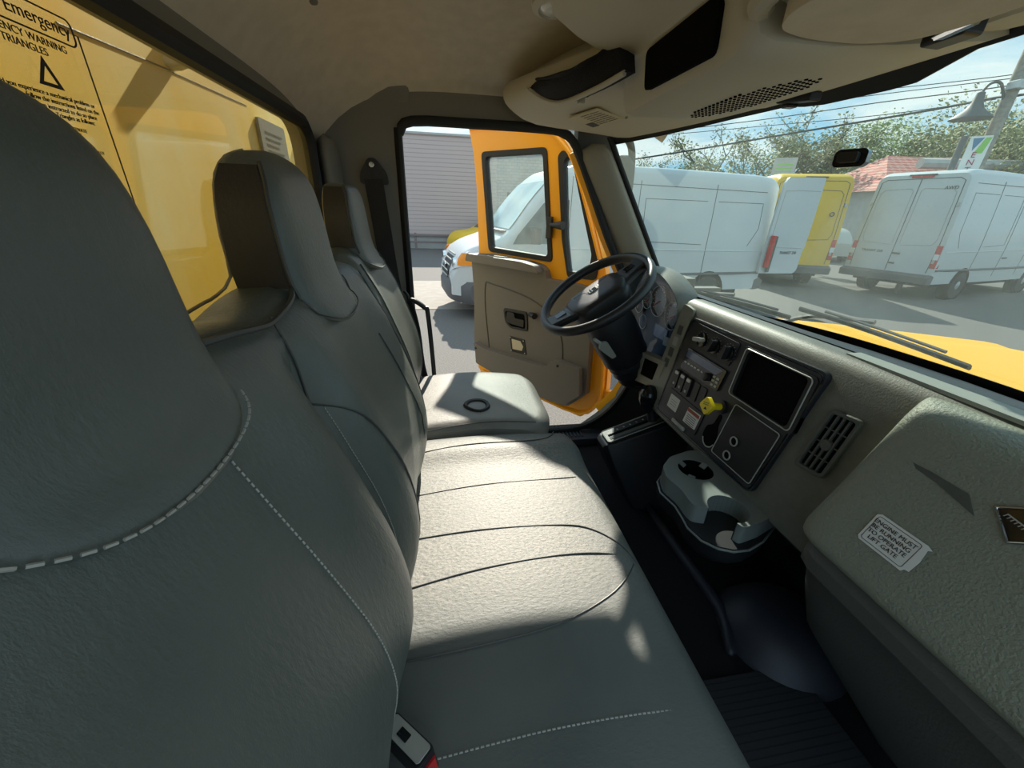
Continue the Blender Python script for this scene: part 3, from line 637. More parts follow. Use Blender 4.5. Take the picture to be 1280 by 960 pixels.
# air vent
av = thing('air_vent', 'slatted dark air vent in the dashboard right of the control panel', 'vent', spt(.54, -.41))
mk('vent_frame', SP(roundpoly([(.503, -.338), (.566, -.343), (.582, -.487), (.516, -.480)], .012), .001, .011, [roundpoly([(.511, -.347), (.559, -.351), (.573, -.478), (.523, -.472)], .006)]), 'lower', av, bevel=.002)
mk('vent_cavity', SP(roundpoly([(.508, -.344), (.562, -.348), (.576, -.482), (.520, -.476)], .006), .001, .0025), 'darkroom', av)
for k in range(1, 4):
    t = k / 4; mk('slat', SP([(.511 + .048 * t - .002, -.349), (.511 + .048 * t + .002, -.349), (.523 + .05 * t + .002, -.476), (.523 + .05 * t - .002, -.476)], .0025, .009), 'lower', av, bevel=.001)
for k in range(1, 4):
    z = -.349 - .0315 * k; y = .511 + .003 * k; mk('slat', SP([(y, z + .001), (y + .05, z - .001), (y + .05, z - .003), (y, z - .001)], .0025, .0075), 'lower', av)
mk('vent_wheel', lathe([(0, .009), (.011, .009), (.013, .003)], (spt(.542, -.414, .001), V3(0, -1, 0), SB, SN)), 'lower', av)

# glove box: bulging door
gb = thing('glove_box', 'bulging grained grey glove box door on the near side of the dashboard', 'glove box', (.62, .2, -.5))
rows = []
for y in [.462, .458, .448, .43, .40] + lin(.36, -.16, 16):
    e = max(0, min(1, (.462 - y) / .05)); r_ = math.sqrt(max(0, 1 - (1 - e) ** 2))       # side rounding
    P = []
    base = [(.78, -.252), (.755, -.256), (.735, -.262), (.716, -.278), (.703, -.300), (.690, -.33), (.672, -.37), (.650, -.42), (.630, -.465), (.617, -.495), (.612, -.512), (.618, -.525), (.645, -.535), (.70, -.54)]
    for i, (x, z) in enumerate(base):
        rec = (.74 if i > 0 else .78); P.append(V3(.775 + (x - .775) * r_, y + .045 * (-.38 - z) * 2 * (1 if y > .3 else max(0, (y - .0) / .3)), -.39 + (z + .39) * (.94 + .06 * r_)))
    P += [V3(.80, y, -.50), V3(.80, y, -.27)]
    rows.append(P)
gm = mk('glove_door', loft(rows), 'glove', gb, sub=1)
from mathutils.bvhtree import BVHTree
bpy.context.view_layer.update()
GT = BVHTree.FromObject(gm, bpy.context.evaluated_depsgraph_get())
def gpt(px, py, o=0):
    """point on the moulded glove box surface"""
    d = Vector(ray(px, py)).normalized(); loc, nn, _, _ = GT.ray_cast(Vector((0, 0, 0)), d)
    if loc is not None:
        nn = nn if nn.x < 0 else -nn
        return loc + nn * o, nn
    return gplane(px, py, o)
def gplane(px, py, o=0):
    """point on the sloping front of the glove box"""
    r = ray(px, py); a, b = V3(.703, 0, -.300), V3(.630, 0, -.465); n = V3(-(a.z - b.z), 0, (a.x - b.x)).normalized(); n = -n if n.x > 0 else n
    t = a.dot(n) / Vector(r).dot(n); return Vector(r) * t + n * o, n
# crease: dark wedge laid on the door, its shade painted as a patch
c1, n_ = gpt(1110, 562); c2, _ = gpt(1165, 590); c3, _ = gpt(1212, 618); c4, _ = gpt(1218, 645); c5, _ = gpt(1170, 603)
mk('crease_shade', loft([[c1 + n_ * .0010, c1 + n_ * .0012, c1 - n_ * .01, c1 - n_ * .01], [c2 + n_ * .0022, c5 + n_ * .0022, c5 - n_ * .01, c2 - n_ * .01], [c3 + n_ * .0022, c4 + n_ * .0022, c4 - n_ * .01, c3 - n_ * .01]]), 'lower', gb)
n_ = gpt(1120, 682)[1]
q = [gpt(*p_, .0022)[0] for p_ in ((1097, 640), (1167, 685), (1135, 722), (1075, 672))]
cen = sum(q, V3(0, 0, 0)) / 4; rt = ((q[1] - q[0]) + (q[2] - q[3])).normalized(); upv = n_.cross(rt) if n_.cross(rt).z > 0 else -n_.cross(rt)
w_ = ((q[1] - q[0]).length + (q[2] - q[3]).length) / 2; h_ = abs(((q[0] + q[1]) / 2 - (q[3] + q[2]) / 2).dot(upv))
f_ = frame(cen, rt, upv); s_ = 1 if f_[3].dot(n_) > 0 else -1
st = mk('sticker', prism([(-w_ / 2, -h_ / 2 + .004), (-w_ / 2 + .004, -h_ / 2), (w_ / 2 - .008, -h_ / 2), (w_ / 2 - .006, -h_ / 2 + .005), (w_ / 2 - .001, -h_ / 2 + .006), (w_ / 2, 0), (w_ / 2 - .003, h_ / 2 - .006), (w_ / 2 + .001, h_ / 2 - .003), (w_ / 2 - .006, h_ / 2), (-w_ / 2 + .005, h_ / 2), (-w_ / 2, h_ / 2 - .004)], f_, 0, s_ * .0008), 'paper', gb, smooth=False); st['label'] = 'white sticker reading ENGINE MUST BE RUNNING TO OPERATE LIFT GATE'
text('ENGINE MUST\nBE RUNNING\nTO OPERATE\nLIFT GATE', cen + n_ * .0013 - rt * .005, rt, upv, h_ * .178, 'ink', st, ext=.0002, spacing=.98)
mk('border_line', tube([cen + rt * a_ + upv * b_ + n_ * .001 for a_, b_ in rrect(-w_ / 2 + .004, -h_ / 2 + .004, w_ / 2 - .010, h_ / 2 - .004, .003, 3)], .0005, 4, True), 'lower', st, smooth=False)
e1, _ = gpt(1247, 636); e2, _ = gpt(1260, 680)
bp_ = [gpt(*p_)[0] for p_ in ((1246, 634), (1330, 640), (1335, 684), (1261, 679))]
mk('badge_rim', tube([p + n_ * .003 for p in bp_], .0022, 6, True), 'chrome', gb)
V_ = [p + n_ * .0015 for p in bp_] + [p - n_ * .004 for p in bp_]
bpl = mk('badge_plate', (V_, [(0, 1, 2, 3), (7, 6, 5, 4), (0, 1, 5, 4), (1, 2, 6, 5), (2, 3, 7, 6), (3, 0, 4, 7)]), 'gloss', gb, smooth=False)
b0, _ = gpt(1261, 643); b1, _ = gpt(1300, 672)
mk('badge_letters', join(tube([b0 + n_ * .003, b1 + n_ * .003], .0009, 4), *[tube([b0.lerp(b1, t) + n_ * .003, b0.lerp(b1, t) + n_ * .003 + V3(.0, .004, -.008)], .0007, 4) for t in lin(0.02, .98, 9)], tube([b0 + n_ * .003 + V3(0, .004, -.008), b1 + n_ * .003 + V3(0, .004, -.008)], .0006, 4)), 'silver', bpl)
# lower near-side panel below the glove box
lowp = []
for y in [.44, .425, .40, .36] + lin(.30, -.05, 8):
    e = max(0, min(1, (.44 - y) / .05)); r_ = .04 * (1 - math.sqrt(max(0, 1 - (1 - e) ** 2)))
    lowp.append([V3(.66 + r_, y, -.50), V3(.640 + r_, y, -.530), V3(.622 + r_, y, -.548), V3(.622 + r_, y, -.575), V3(.645 + r_, y, -.60), V3(.665 + r_, y, -.66), V3(.70 + r_, y - .01, -.76), V3(.80 + r_, y - .04, -.90), V3(.90 + r_, y - .10, -1.05), V3(1.2, y, -1.05), V3(1.2, y, -.52)])
mk('lower_panel', loft(lowp), 'lower', dsh)
mk('footwell_shroud', loft([[V3(.80, y, -.65), V3(.90, y, -.80), V3(1.0, y, -1.05), V3(1.2, y, -1.05), V3(1.2, y, -.62)] for y in (.42, .9, 1.1)]), 'black', dsh)

# instrument binnacle
ic = thing('instrument_cluster', 'hooded instrument cluster with round gauges behind the steering wheel', 'instrument cluster', (.82, 1.38, -.55))
OUT = [(1.150, -.34), (1.165, -.275), (1.22, -.228), (1.32, -.190), (1.45, -.182), (1.55, -.21), (1.59, -.30), (1.59, -.50), (1.52, -.545), (1.30, -.55), (1.20, -.52), (1.155, -.44)]
OUTc = [V3(0, a, b) for a, b in OUT]; OUTc = catmull(OUTc, 4, True); ctr = V3(0, 1.37, -.37)
def ring(x, s): return [V3(x + (-.0 if p.z > -.37 else .02), ctr.y + (p.y - ctr.y) * s, ctr.z + (p.z - ctr.z) * s) for p in OUTc]
mk('hood', loft([[p - V3(0, 0, .09) for p in ring(.98, .62)], [p - V3(0, 0, .035) for p in ring(.90, .88)], ring(.84, .985), ring(.80, 1.0), ring(.775, .995), ring(.758, .975), ring(.762, .94), ring(.790, .94), ring(.83, .935)], True, False), 'dash', ic)
face = mk('gauge_board', loft([ring(.812, .935), ring(.822, .935)]), 'board', ic, smooth=False)
GF = lambda y, z, d=0: V3(.883 + (-.0 if z > -.37 else .02) - d, y, z)
for y, z, r in ((1.262, -.335, .050), (1.375, -.305, .058), (1.46, -.315, .038), (1.235, -.435, .034), (1.52, -.35, .034), (1.50, -.42, .03)):
    f_ = (V3(.811 + (.02 if z < -.37 else 0), y, z), V3(0, -1, 0), V3(0, 0, 1), V3(-1, 0, 0))
    g_ = mk('gauge', lathe([(0, .001), (r * .93, .001), (r, .006), (r * 1.06, .004), (r * 1.08, -.01)], f_, 28), 'gloss', ic)
    mk('gauge_rim', tube([V3(.803 + (.02 if z < -.37 else 0), y + r * math.cos(t), z + r * math.sin(t)) for t in lin(0, 2 * math.pi * 23 / 24, 24)], .0016, 5, True), 'silver', g_)
    mk('dial_ticks', join(*[box((.8085 + (.02 if z < -.37 else 0), y + r * .78 * math.cos(t), z + r * .78 * math.sin(t)), (.001, .0035, .0035)) for t in lin(-.7, 3.85, 14)]), 'paper', g_, smooth=False)
    mk('needle', tube([V3(.807 + (.02 if z < -.37 else 0), y, z), V3(.807 + (.02 if z < -.37 else 0), y + r * .55, z - r * .35)], .0014, 5), 'red', g_)
mk('message_display', box((.829, 1.355, -.425), (.008, .10, .05)), 'blue', ic, bevel=.002)
mk('message_display', box((.827, 1.295, -.445), (.008, .05, .035)), 'silver', ic, bevel=.002)
mk('cover_lens', loft([ring(.785, .93), ring(.787, .93)]), 'clearlens', ic, smooth=False)
# beige vertical strip with small switches beside the cluster
strip = thing('trim_strip', 'pale strip with small square inserts between gauges and control panel', 'trim', (.74, 1.15, -.64))
mk('strip_body', SP(roundpoly([(1.085, -.27), (1.145, -.262), (1.165, -.42), (1.182, -.55), (1.16, -.60), (1.113, -.64)], .012), -.05, .004), 'dashpad', strip, bevel=.004)
for z in (-.345, -.385, -.425, -.465): mk('insert', SP(rr(1.108 - (z + .34) * .14, z - .015, 1.132 - (z + .34) * .14, z + .015, .002), .004, .0055), 'lower' if z != -.385 else 'silver', strip, bevel=.001)
# lower dash on the driver side + bracket opening
ld = thing('knee_panel', 'grey lower dash panel around a black opening under the instrument cluster', 'panel', (.8, 1.35, -.8))
mk('panel', loft([[V3(.80, y, -.54), V3(.80, y, -.58), V3(.83, y, -.64), V3(.87, y, -.67), V3(1.0, y, -.67), V3(1.0, y, -.54)] for y in (1.15, 1.20, 1.30, 1.45, 1.60)]), 'lower', ld, sub=1)
mk('opening', prism(roundpoly([(1.205, -.60), (1.255, -.605), (1.265, -.53), (1.215, -.515)], .01), frame((.785, 0, 0), (0, 1, 0), (0, 0, 1)), -.004, .004), 'darkroom', ld)
mk('opening_rim', tube([V3(.780, y, z) for y, z in roundpoly([(1.195, -.610), (1.263, -.615), (1.275, -.52), (1.205, -.505)], .012)], .007, 6, True), 'pillar', ld)
op_ = [RP(x, y, 'x', .758) for x, y in ((806, 438), (840, 452), (828, 486), (799, 474))]; ip_ = [RP(x, y, 'x', .758) for x, y in ((814, 447), (832, 455), (824, 475), (808, 467))]
mk('bracket_surround', prism(roundpoly([(p.y, p.z) for p in op_], .012), frame((.760, 0, 0), (0, 1, 0), (0, 0, 1)), -.03, .006, [roundpoly([(p.y, p.z) for p in ip_], .006)]), 'pillar', ld, bevel=.002)
mk('bracket_cavity', prism([(p.y, p.z) for p in ip_], frame((.760, 0, 0), (0, 1, 0), (0, 0, 1)), -.028, -.020), 'darkroom', ld)
mk('pull_knob', lathe([(.004, 0), (.004, .012), (.009, .014), (.009, .022), (0, .024)], frame((.735, 1.165, -.585), (0, 1, 0), (0, 0, 1))), 'black', ld)

# steering wheel and column
wc = V3(.523, 1.330, -.264); aa, bb_ = .612, -.112
wn = V3(-math.sin(aa) * math.cos(bb_), math.sin(bb_), math.cos(aa) * math.cos(bb_)).normalized()
e1 = wn.cross(V3(0, 1, 0)).normalized(); e2 = wn.cross(e1)            # e1 fore-aft, e2 across
if e2.y < 0: e2 = -e2
if e1.x > 0: e1 = -e1                                            # e1 points to the driver / down the wheel
sw = thing('steering_wheel', 'black steering wheel with moulded spokes in front of the driver seat', 'steering wheel', wc)
RR = .205
mk('rim', tube([wc + (e1 * math.cos(t) + e2 * math.sin(t)) * RR for t in [2 * math.pi * k / 60 for k in range(60)]], (.0155, .0185), 12, True), 'black', sw)
fw = (wc - wn * .012, -e1, wn.cross(-e1), wn)
hubp = roundpoly([(-.115, -.045), (-.08, -.095), (.08, -.095), (.115, -.045), (.118, .035), (.08, .062), (-.08, .062), (-.118, .035)], .02)
def lp2(poly, d, s=1, sh=(0, 0)): return [fw[0] + fw[1] * (p[0] * s + sh[0]) + fw[2] * (p[1] * s + sh[1]) + fw[3] * d for p in poly]
hb = mk('hub_pad', loft([lp2(hubp, -.075, .80), lp2(hubp, -.05, .95), lp2(hubp, -.01, 1), lp2(hubp, .012, .97), lp2(hubp, .022, .88), lp2(hubp, .026, .6)]), 'black', sw)
mk('hub_emblem', prism(rrect(-.018, -.012, .018, .012, .003), fw, .025, .029), 'silver', hb, bevel=.001)
mk('emblem_letters', join(prism(rrect(-.012, -.009, -.007, .009, .001), fw, .029, .031), prism(rrect(-.003, -.009, .012, -.005, .001), fw, .029, .031), prism(rrect(-.003, .001, .012, .005, .001), fw, .029, .031)), 'gloss', hb, smooth=False)
mk('pad_line', tube([fw[0] + fw[1] * x + fw[2] * y + fw[3] * .0255 for x, y in ((-.07, .03), (-.03, .02), (-.02, -.02), (.02, -.02), (.03, .02), (.07, .03))], .0012, 5, smooth=3), 'gloss', hb)
for s in (-1, 1):
    spk = mk('spoke', loft([[fw[0] + fw[1] * (s * x) + fw[2] * (yy + dy) + fw[3] * (d + dd) for dy, dd in ((-w, -.012), (w, -.012), (w, .006), (w * .8, .012), (-w * .8, .012), (-w, .006))] for x, w, yy, d in ((.09, .055, -.012, .004), (.12, .048, -.008, .004), (.16, .040, -.004, .006), (.198, .042, .0, .010))]), 'black', sw, bevel=.003)
    mk('spoke_switch', loft([[fw[0] + fw[1] * (s * x) + fw[2] * dy + fw[3] * d for dy, d in ((-.016, .016), (.014, .016), (.014, .020), (-.016, .020))] for x in (.125, .165)]), 'gloss', spk, bevel=.001)
colm = thing('steering_column', 'black steering column with ribbed rubber boot under the wheel', 'column', (.80, 1.38, -.72))
cend = V3(.775, 1.375, -.635); rows = []
for t, r in ((0.12, .075), (.2, .088), (.35, .094), (.5, .095), (.62, .090), (.68, .092), (.72, .078), (.76, .084), (.80, .075), (.84, .080), (.88, .070), (.93, .072), (1.0, .055)):
    o = wc.lerp(cend, t); a1 = e2; a2 = wn.cross(e2); rows.append([o + a1 * (r * .88 * math.cos(k * math.pi / 12)) + a2 * (r * math.sin(k * math.pi / 12)) for k in range(24)])
mk('column_shroud', loft(rows), 'black', colm)
lv0 = RP(745, 418, 'y', 1.30); lv1 = RP(770, 438, 'y', 1.29)
mk('shroud_plate', prism(roundpoly([(-.025, -.012), (.03, -.05), (.045, -.04), (.0, .018), (-.025, .015)], .006), frame(RP(757, 432, 'y', 1.265), (1, 0, 0), (0, 0, 1)), -.004, .010), 'dashpad', colm, bevel=.002)
mk('tilt_lever', tube([RP(743, 424, 'y', 1.25), RP(757, 434, 'y', 1.27)], .006, 8), 'silver', colm)
mk('boot_ring', tube([V3(.778 + .050 * math.cos(t), 1.375 + .060 * math.sin(t), -.645) for t in lin(0, 6.0, 20)], .008, 6, True), 'black', colm)

# shifter
sh_ = thing('gear_shifter', 'automatic gear lever with ball knob on a black floor console', 'gear lever', (.68, 1.15, -1.05))
def sh_z(x): return -.78 + (x - .55) * (.10 / .27)
rows = []
for x, hw in ((.545, .030), (.555, .043), (.60, .05), (.70, .055), (.80, .058), (.84, .058)):
    z = sh_z(x) - (.012 if x < .55 else 0); rows.append([V3(x, 1.155 - hw, z), V3(x, 1.155 + hw, z), V3(x + .02, 1.155 + hw + .02, z - .06), V3(x + .13 * (1 - (x - .545) / .3), 1.155 + hw + .05, -1.05), V3(x + .13 * (1 - (x - .545) / .3), 1.155 - hw - .05, -1.05), V3(x + .02, 1.155 - hw - .02, z - .06)])
mk('console', loft(rows), 'black', sh_, bevel=.008)
tp = V3(.27, 0, .10).normalized(); f_ = frame((.60, 1.155, sh_z(.60) + .001), tp, (0, 1, 0))
mk('gate_plate', prism(rrect(-.04, -.040, .235, .040, .01), f_, -.004, .006), 'black', sh_, bevel=.003)
mk('gate_slot', prism(rrect(-.025, -.006, .20, .006, .004), f_, .0055, .0068), 'darkroom', sh_)
mk('gate_strip', prism(rrect(-.025, -.026, .19, -.011, .003), f_, .0055, .0070), 'lower', sh_)
mk('gate_edge', tube([f_[0] + f_[1] * x + f_[2] * y + f_[3] * .006 for x, y in rrect(-.038, -.038, .23, .038, .01)], .0018, 5, True), 'silver', sh_)
mk('gate_letters', join(*[box(f_[0] + f_[1] * (.02 + .026 * k) + f_[2] * .018 + f_[3] * .0065, (.006, .006, .001)) for k in range(6)]), 'silver', sh_, smooth=False)
lev = mk('lever', tube([V3(.745, 1.15, -.715), V3(.735, 1.158, -.68), V3(.722, 1.165, -.635)], lambda t: .019 - .003 * t, 10, smooth=4), 'black', sh_)
mk('ball_knob', lathe([(.0, .046), (.016, .042), (.030, .030), (.037, .010), (.034, -.014), (.022, -.040), (.017, -.06)], frame((.712, 1.160, -.608), (1, 0, 0), (0, 1, 0)), 20), 'gloss', lev)

# cup holder
ch = thing('cup_holder', 'two-cup grey plastic cup holder jutting out below the control panel', 'cup holder', (.66, .7, -.65))
zt = -.640
c2 = V3(.648, .622, 0); R2 = .047; ang0 = math.atan2(.575 - .622, .575 - .648)
arc = [(c2.x + R2 * math.cos(ang0 + .72 + (2 * math.pi - 1.44) * k / 22), c2.y + R2 * math.sin(ang0 + .72 + (2 * math.pi - 1.44) * k / 22)) for k in range(23)]
outl = [(.775, .60), (.770, .86), (.69, .862), (.62, .84), (.575, .80), (.560, .755), (.572, .70), (.568, .66), (.560, .625)] + [(.582, .603)] + arc[::-1] + [(.605, .553)] + [(.588, .520), (.60, .492), (.64, .487), (.70, .54)]
outl = outl[:8] + [(.572, .640)] + arc[::-1] + [(.642, .560), (.70, .572)]
cup1 = circ(.660, .775, .046, 28); outl = roundpoly(outl, .012, 4)
fz = (V3(0, 0, zt), V3(1, 0, 0), V3(0, 1, 0), V3(0, 0, 1))
mk('top_plate', prism(outl, fz, -.006, 0, [cup1]), 'cup', ch, bevel=.0015)
solid = [(.775, .60), (.770, .86), (.69, .866), (.62, .845), (.57, .80), (.555, .755), (.566, .70), (.562, .66), (.556, .625), (.566, .585), (.590, .558), (.62, .545), (.66, .545), (.71, .562)]
cen2 = (.67, .69)
def sc(P, s, z): return [V3(cen2[0] + (x - cen2[0]) * s, cen2[1] + (y - cen2[1]) * s, z) for x, y in P]
mk('side_wall', loft([[V3(x, y, zt - .004) for x, y in outl], [V3(x, y, zt - .085) for x, y in outl]], True, False), 'cup', ch)
mk('skirt', loft([sc(solid, .985, zt - .050), sc(solid, .99, zt - .085), sc(solid, .93, zt - .105), sc(solid, .80, zt - .115)]), 'black', ch)
mk('skirt_line', tube(sc(solid, 1.0, zt - .055), .003, 6, True), 'cup', ch)
mk('cup_liner', join(loft([[V3(x, y, zt - .002) for x, y in cup1], [V3(.66 + (x - .66) * .9, .775 + (y - .775) * .9, zt - .08) for x, y in cup1]], True, False), prism([(.66 + (x - .66) * .9, .775 + (y - .775) * .9) for x, y in cup1], fz, -.082, -.078)), 'darkroom', ch)
mk('cup_liner', join(loft([[V3(c2.x + (x - c2.x) * 1.0, c2.y + (y - c2.y) * 1.0, zt - .004) for x, y in arc], [V3(x, y, zt - .08) for x, y in arc]], False, False), prism(circ(c2.x, c2.y, R2 * 1.02, 24), fz, -.083, -.078)), 'black', ch)
for t in (.4, 2.2, 3.9):
    o = V3(.66 + .040 * math.cos(t), .775 + .040 * math.sin(t), zt); inw = V3(-math.cos(t), -math.sin(t), -.5).normalized()
    mk('grip_tab', box(o + inw * .004, (.018, .018, .004), (inw, V3(-math.sin(t), math.cos(t), 0), inw.cross(V3(-math.sin(t), math.cos(t), 0)))), 'cup', ch, bevel=.0015)

# rubber floor mat with raised edge
fm = thing('floor_mat', 'black rubber floor mat with raised edge on the cab floor', 'floor mat', (.6, .5, -1.05))
mk('mat_sheet', box((.50, .60, -1.05), (.50, 1.6, .012)), 'carpet', fm, bevel=.004)
mk('ribbed_area', box((.66, .22, -1.044), (.36, .5, .012)), 'ribmat', fm, bevel=.003)
mk('raised_edge', loft([[V3(x - .02, y, -1.045), V3(x - .012, y, -1.02), V3(x + .005, y, -1.012), V3(x + .02, y, -1.02), V3(x + .03, y, -1.045)] for x, y in ((.73, 1.10), (.73, .9), (.735, .75), (.745, .62), (.71, .56), (.68, .50))]), 'mat_', fm, sub=1)
hump = thing('floor_hump', 'rounded black moulded hump on the floor between mat and glove box', 'floor hump', (.85, .5, -1.05))
mk('hump_shell', grid(lambda r, t: V3(.87 + r * .17 * math.cos(t), .55 + r * .16 * math.sin(t), -1.055 + .10 * (1 - r ** 3)), lin(0, 1, 12), lin(0, 2 * math.pi, 33)), 'mat_', hump)

# ================================================================== OVERHEAD CONSOLE
oc = thing('overhead_console', 'grey moulded overhead console above the windshield with netted pocket and open bin', 'overhead console', (.5, .8, .25))
# side wings: underside shelf from pocket lip to header
def wing(y, side=0):
    q = max(0, (abs(y - YC) - .60) / .18) if abs(y - YC) > .60 else 0
    xl = .335 - .10 * max(0, (y - 1.05) / .45) if y > 1 else .335
    return xl, q
rows = []
for y in lin(1.03, 1.50, 14):
    xl = .375 - .17 * (y - 1.03) / .47; zl = .325 + .02 * (y - 1.03) / .47
    xh = ws(min(y, 1.55), 0).x - .004; zh = ws(y, 0).z + .004
    rows.append([V3(xl, y, zl + .035), V3(xl - .012, y, zl), V3(xl - .004, y, zl - .028), V3(xl + .025, y, zl - .048), V3(xl + .08, y, .262), V3((xl + xh) / 2 + .04, y, .258), V3(xh - .03, y, zh - .008), V3(xh, y, zh), V3(xh + .02, y, zh + .05), V3(xl + .2, y, .44), V3(xl + .1, y, .43), V3(xl + .05, y, zl + .02)])
e_ = [V3(p.x * .5 + .13, 1.565, p.z * .6 + .13) for p in rows[-1]]
rows.append([V3(p.x + .01, 1.535, p.z + .004) for p in rows[-1]]); rows.append([V3(p.x * .8 + .09, 1.585, p.z * .8 + .06) for p in rows[-3]])
mk('side_shelf', loft(rows), 'cons', oc, sub=1)
rows = []
for y in lin(-.08, .66, 10):
    xh = ws(max(y, .0), 0).x - .004; zh = ws(max(y, 0), 0).z + .004; xl = .40
    rows.append([V3(xl, y, .42), V3(xl - .01, y, .34), V3(xl + .01, y, .280), V3(xl + .05, y, .262), V3(xl + .15, y, .258), V3((xl + xh) / 2 + .06, y, .256), V3(xh - .03, y, zh - .006), V3(xh, y, zh), V3(xh + .02, y, zh + .05), V3(xl + .2, y, .45)])
mk('side_shelf', loft(rows), 'cons', oc, sub=1)
# netted pocket opening (driver side)
TP_ = [(652, 101, .262), (690, 97, .285), (725, 84, .32), (755, 66, .36), (781, 44, .392)]
BT_ = [(664, 112, .262), (684, 124, .295), (705, 127, .318), (745, 111, .352), (783, 90, .385)]
tp_ = catmull([RP(x, y, 'x', d) for x, y, d in TP_], 5); bt_ = catmull([RP(x, y, 'x', d - .004) for x, y, d in BT_], 5)
pk = mk('pocket_net', loft([[a.lerp(b_, k) - V3(.004 + .010 * math.sin(math.pi * k), 0, 0) for k in lin(0, 1, 6)] + [b_ + V3(.02, 0, 0), a + V3(.02, 0, 0)] for a, b_ in zip(tp_, bt_)]), 'net', oc)
mk('net_hem', tube([r + V3(-.006, 0, .0) for r in tp_], lambda t: .0045 + .0012 * math.sin(t * 150), 8), 'net', pk)
mk('pocket_lip', tube([r + V3(-.004, 0, -.002) for r in bt_], .006, 8), 'cons', oc)
# small clip
cp0 = RP(727, 122, 'x', .36)
mk('visor_clip', join(box(cp0, (.016, .02, .03))), 'cons', oc, bevel=.003)
mk('clip_slot', box(cp0 + V3(.004, -.032, .003), (.012, .028, .012)), 'darkroom', oc)
# centre block with open bin
BX = .415
rows = []
def cb(y):
    f = max(0, 1 - abs(y - .79) / .27)
    return f
for y in (.625, .632, .645) + tuple(lin(.67, 1.01, 12)) + (1.035, 1.05, 1.06):
    e = min(y - .615, 1.07 - y); r_ = max(0, 1 - e / .045) ** 2; s = .10 * r_
    dx = .0 + .02 * r_; dz = .032 * r_
    xh = ws(y, 0).x - .004; zh = ws(y, 0).z
    rows.append([V3(.165, y, .47), V3(.168 + dx, y, .418 + dz * .5), V3(.20 + dx, y, .400 + dz), V3(.30 + dx, y, .345 + dz), V3(BX - .022 + dx, y, .312 + dz), V3(BX - .006 + dx, y, .303 + dz), V3(BX + dx, y, .296 + dz), V3(BX + .008 + dx, y, .232 + dz), V3(BX + .016 + dx, y, .216 + dz), V3(BX + .04 + dx, y, .209 + dz), V3(BX + .15, y, .210 + dz), V3(BX + .27, y, .222 + dz), V3(xh - .10, y, zh - .022 + dz * .4), V3(xh - .04, y, zh - .008), V3(xh, y, zh + .004), V3(xh + .02, y, zh + .05), V3(.5, y, .50)])
mk('centre_block', loft(rows), 'cons', oc, bevel=0)
bf = frame((BX + .0015, 0, 0), (0, 1, 0), V3(-.125, 0, 1))
mk('bin_opening', prism(roundpoly([(.688, .228), (.912, .232), (.912, .298), (.70, .300), (.682, .290)], .014), frame((BX + .030, 0, 0), (0, 1, 0), V3(-.118, 0, 1)), -.004, .006), 'darkroom', oc)
# speaker grille holes (counted as one pattern)
holes = []
for i in range(24):
    for j in range(11):
        y = .70 + i * .013 + (j % 2) * .0065; x = .54 + j * .013
        if ((y - .85) / .15) ** 2 + ((x - .605) / .062 - (y - .85) * -1.0) ** 2 < 1:
            zc = .210 + (x - BX - .15) / .12 * .012 if x < BX + .27 else .222 + (x - BX - .27) * .12
            holes.append(prism(circ(x, y, .0030, 8), (V3(0, 0, zc - .0012), V3(1, 0, 0), V3(0, 1, 0), V3(0, 0, 1)), -.0004, .004))
mk('speaker_grille', join(*holes), 'darkroom', oc, smooth=False)
# label on the underside of the driver wing + scuffs
lf = frame(V3(0, 0, .2565), (0, -1, 0), (1, 0, 0))
def uz(px, py): 
    p = RP(px, py, 'z', .2555); return p
L4 = [uz(*q_) for q_ in ((711, 148), (746, 137), (778, 149), (741, 160))]
def slab(P, up, th):
    return ([p for p in P] + [p + up * th for p in P], [(0, 1, 2, 3), (7, 6, 5, 4), (0, 1, 5, 4), (1, 2, 6, 5), (2, 3, 7, 6), (3, 0, 4, 7)])
vl = mk('caution_label', slab(L4, UP, .004), 'cream', oc, smooth=False); vl['label'] = 'cream printed label stuck under the console'
la, lb2, lc, ld_ = L4
def bil(u, v): return (la.lerp(lb2, u)).lerp(ld_.lerp(lc, u), v)
mk('label_lines', join(*[slab([bil(a, b) - UP * .0008, bil(a + .28, b) - UP * .0008, bil(a + .28, b + .03) - UP * .0008, bil(a, b + .03) - UP * .0008], UP, .0004) for a in (.35, .67) for b in lin(.1, .85, 7)], slab([bil(.05, .62) - UP * .001, bil(.3, .62) - UP * .001, bil(.3, .95) - UP * .001, bil(.05, .95) - UP * .001], UP, .0004)), 'lower', vl, smooth=False)
mk('label_residue', join(*[slab([uz(x, y), uz(x + 8, y - 2), uz(x + 9, y + 2), uz(x + 2, y + 3)], UP, .004) for x, y in ((788, 131), (797, 127), (808, 124))]), 'cream', oc, smooth=False)
for p_ in ((783, 147), (798, 143)): mk('screw', lathe([(.004, 0), (.004, .005), (0, .007)], frame(uz(*p_) + V3(0, 0, .002), (1, 0, 0), (0, -1, 0))), 'steel', oc)
# dome lamp
dl = thing('dome_lamp', 'oval clear dome lamp at the rear end of the overhead console', 'lamp', ceil_pt(.23, .99))
p = RP(692, 2, 'z', .398)
mk('lamp_bezel', lathe([(.045, -.01), (.046, .008), (.034, .014), (.031, .010)], (p, V3(1.0, 0, 0), V3(0, 1.35, 0), V3(.25, 0, -1).normalized()), 28), 'cons', dl)
mk('lamp_lens', lathe([(.031, .008), (.028, .013), (.018, .017), (0, .019)], (p, V3(1.0, 0, 0), V3(0, 1.35, 0), V3(.25, 0, -1).normalized()), 28), 'lens', dl)
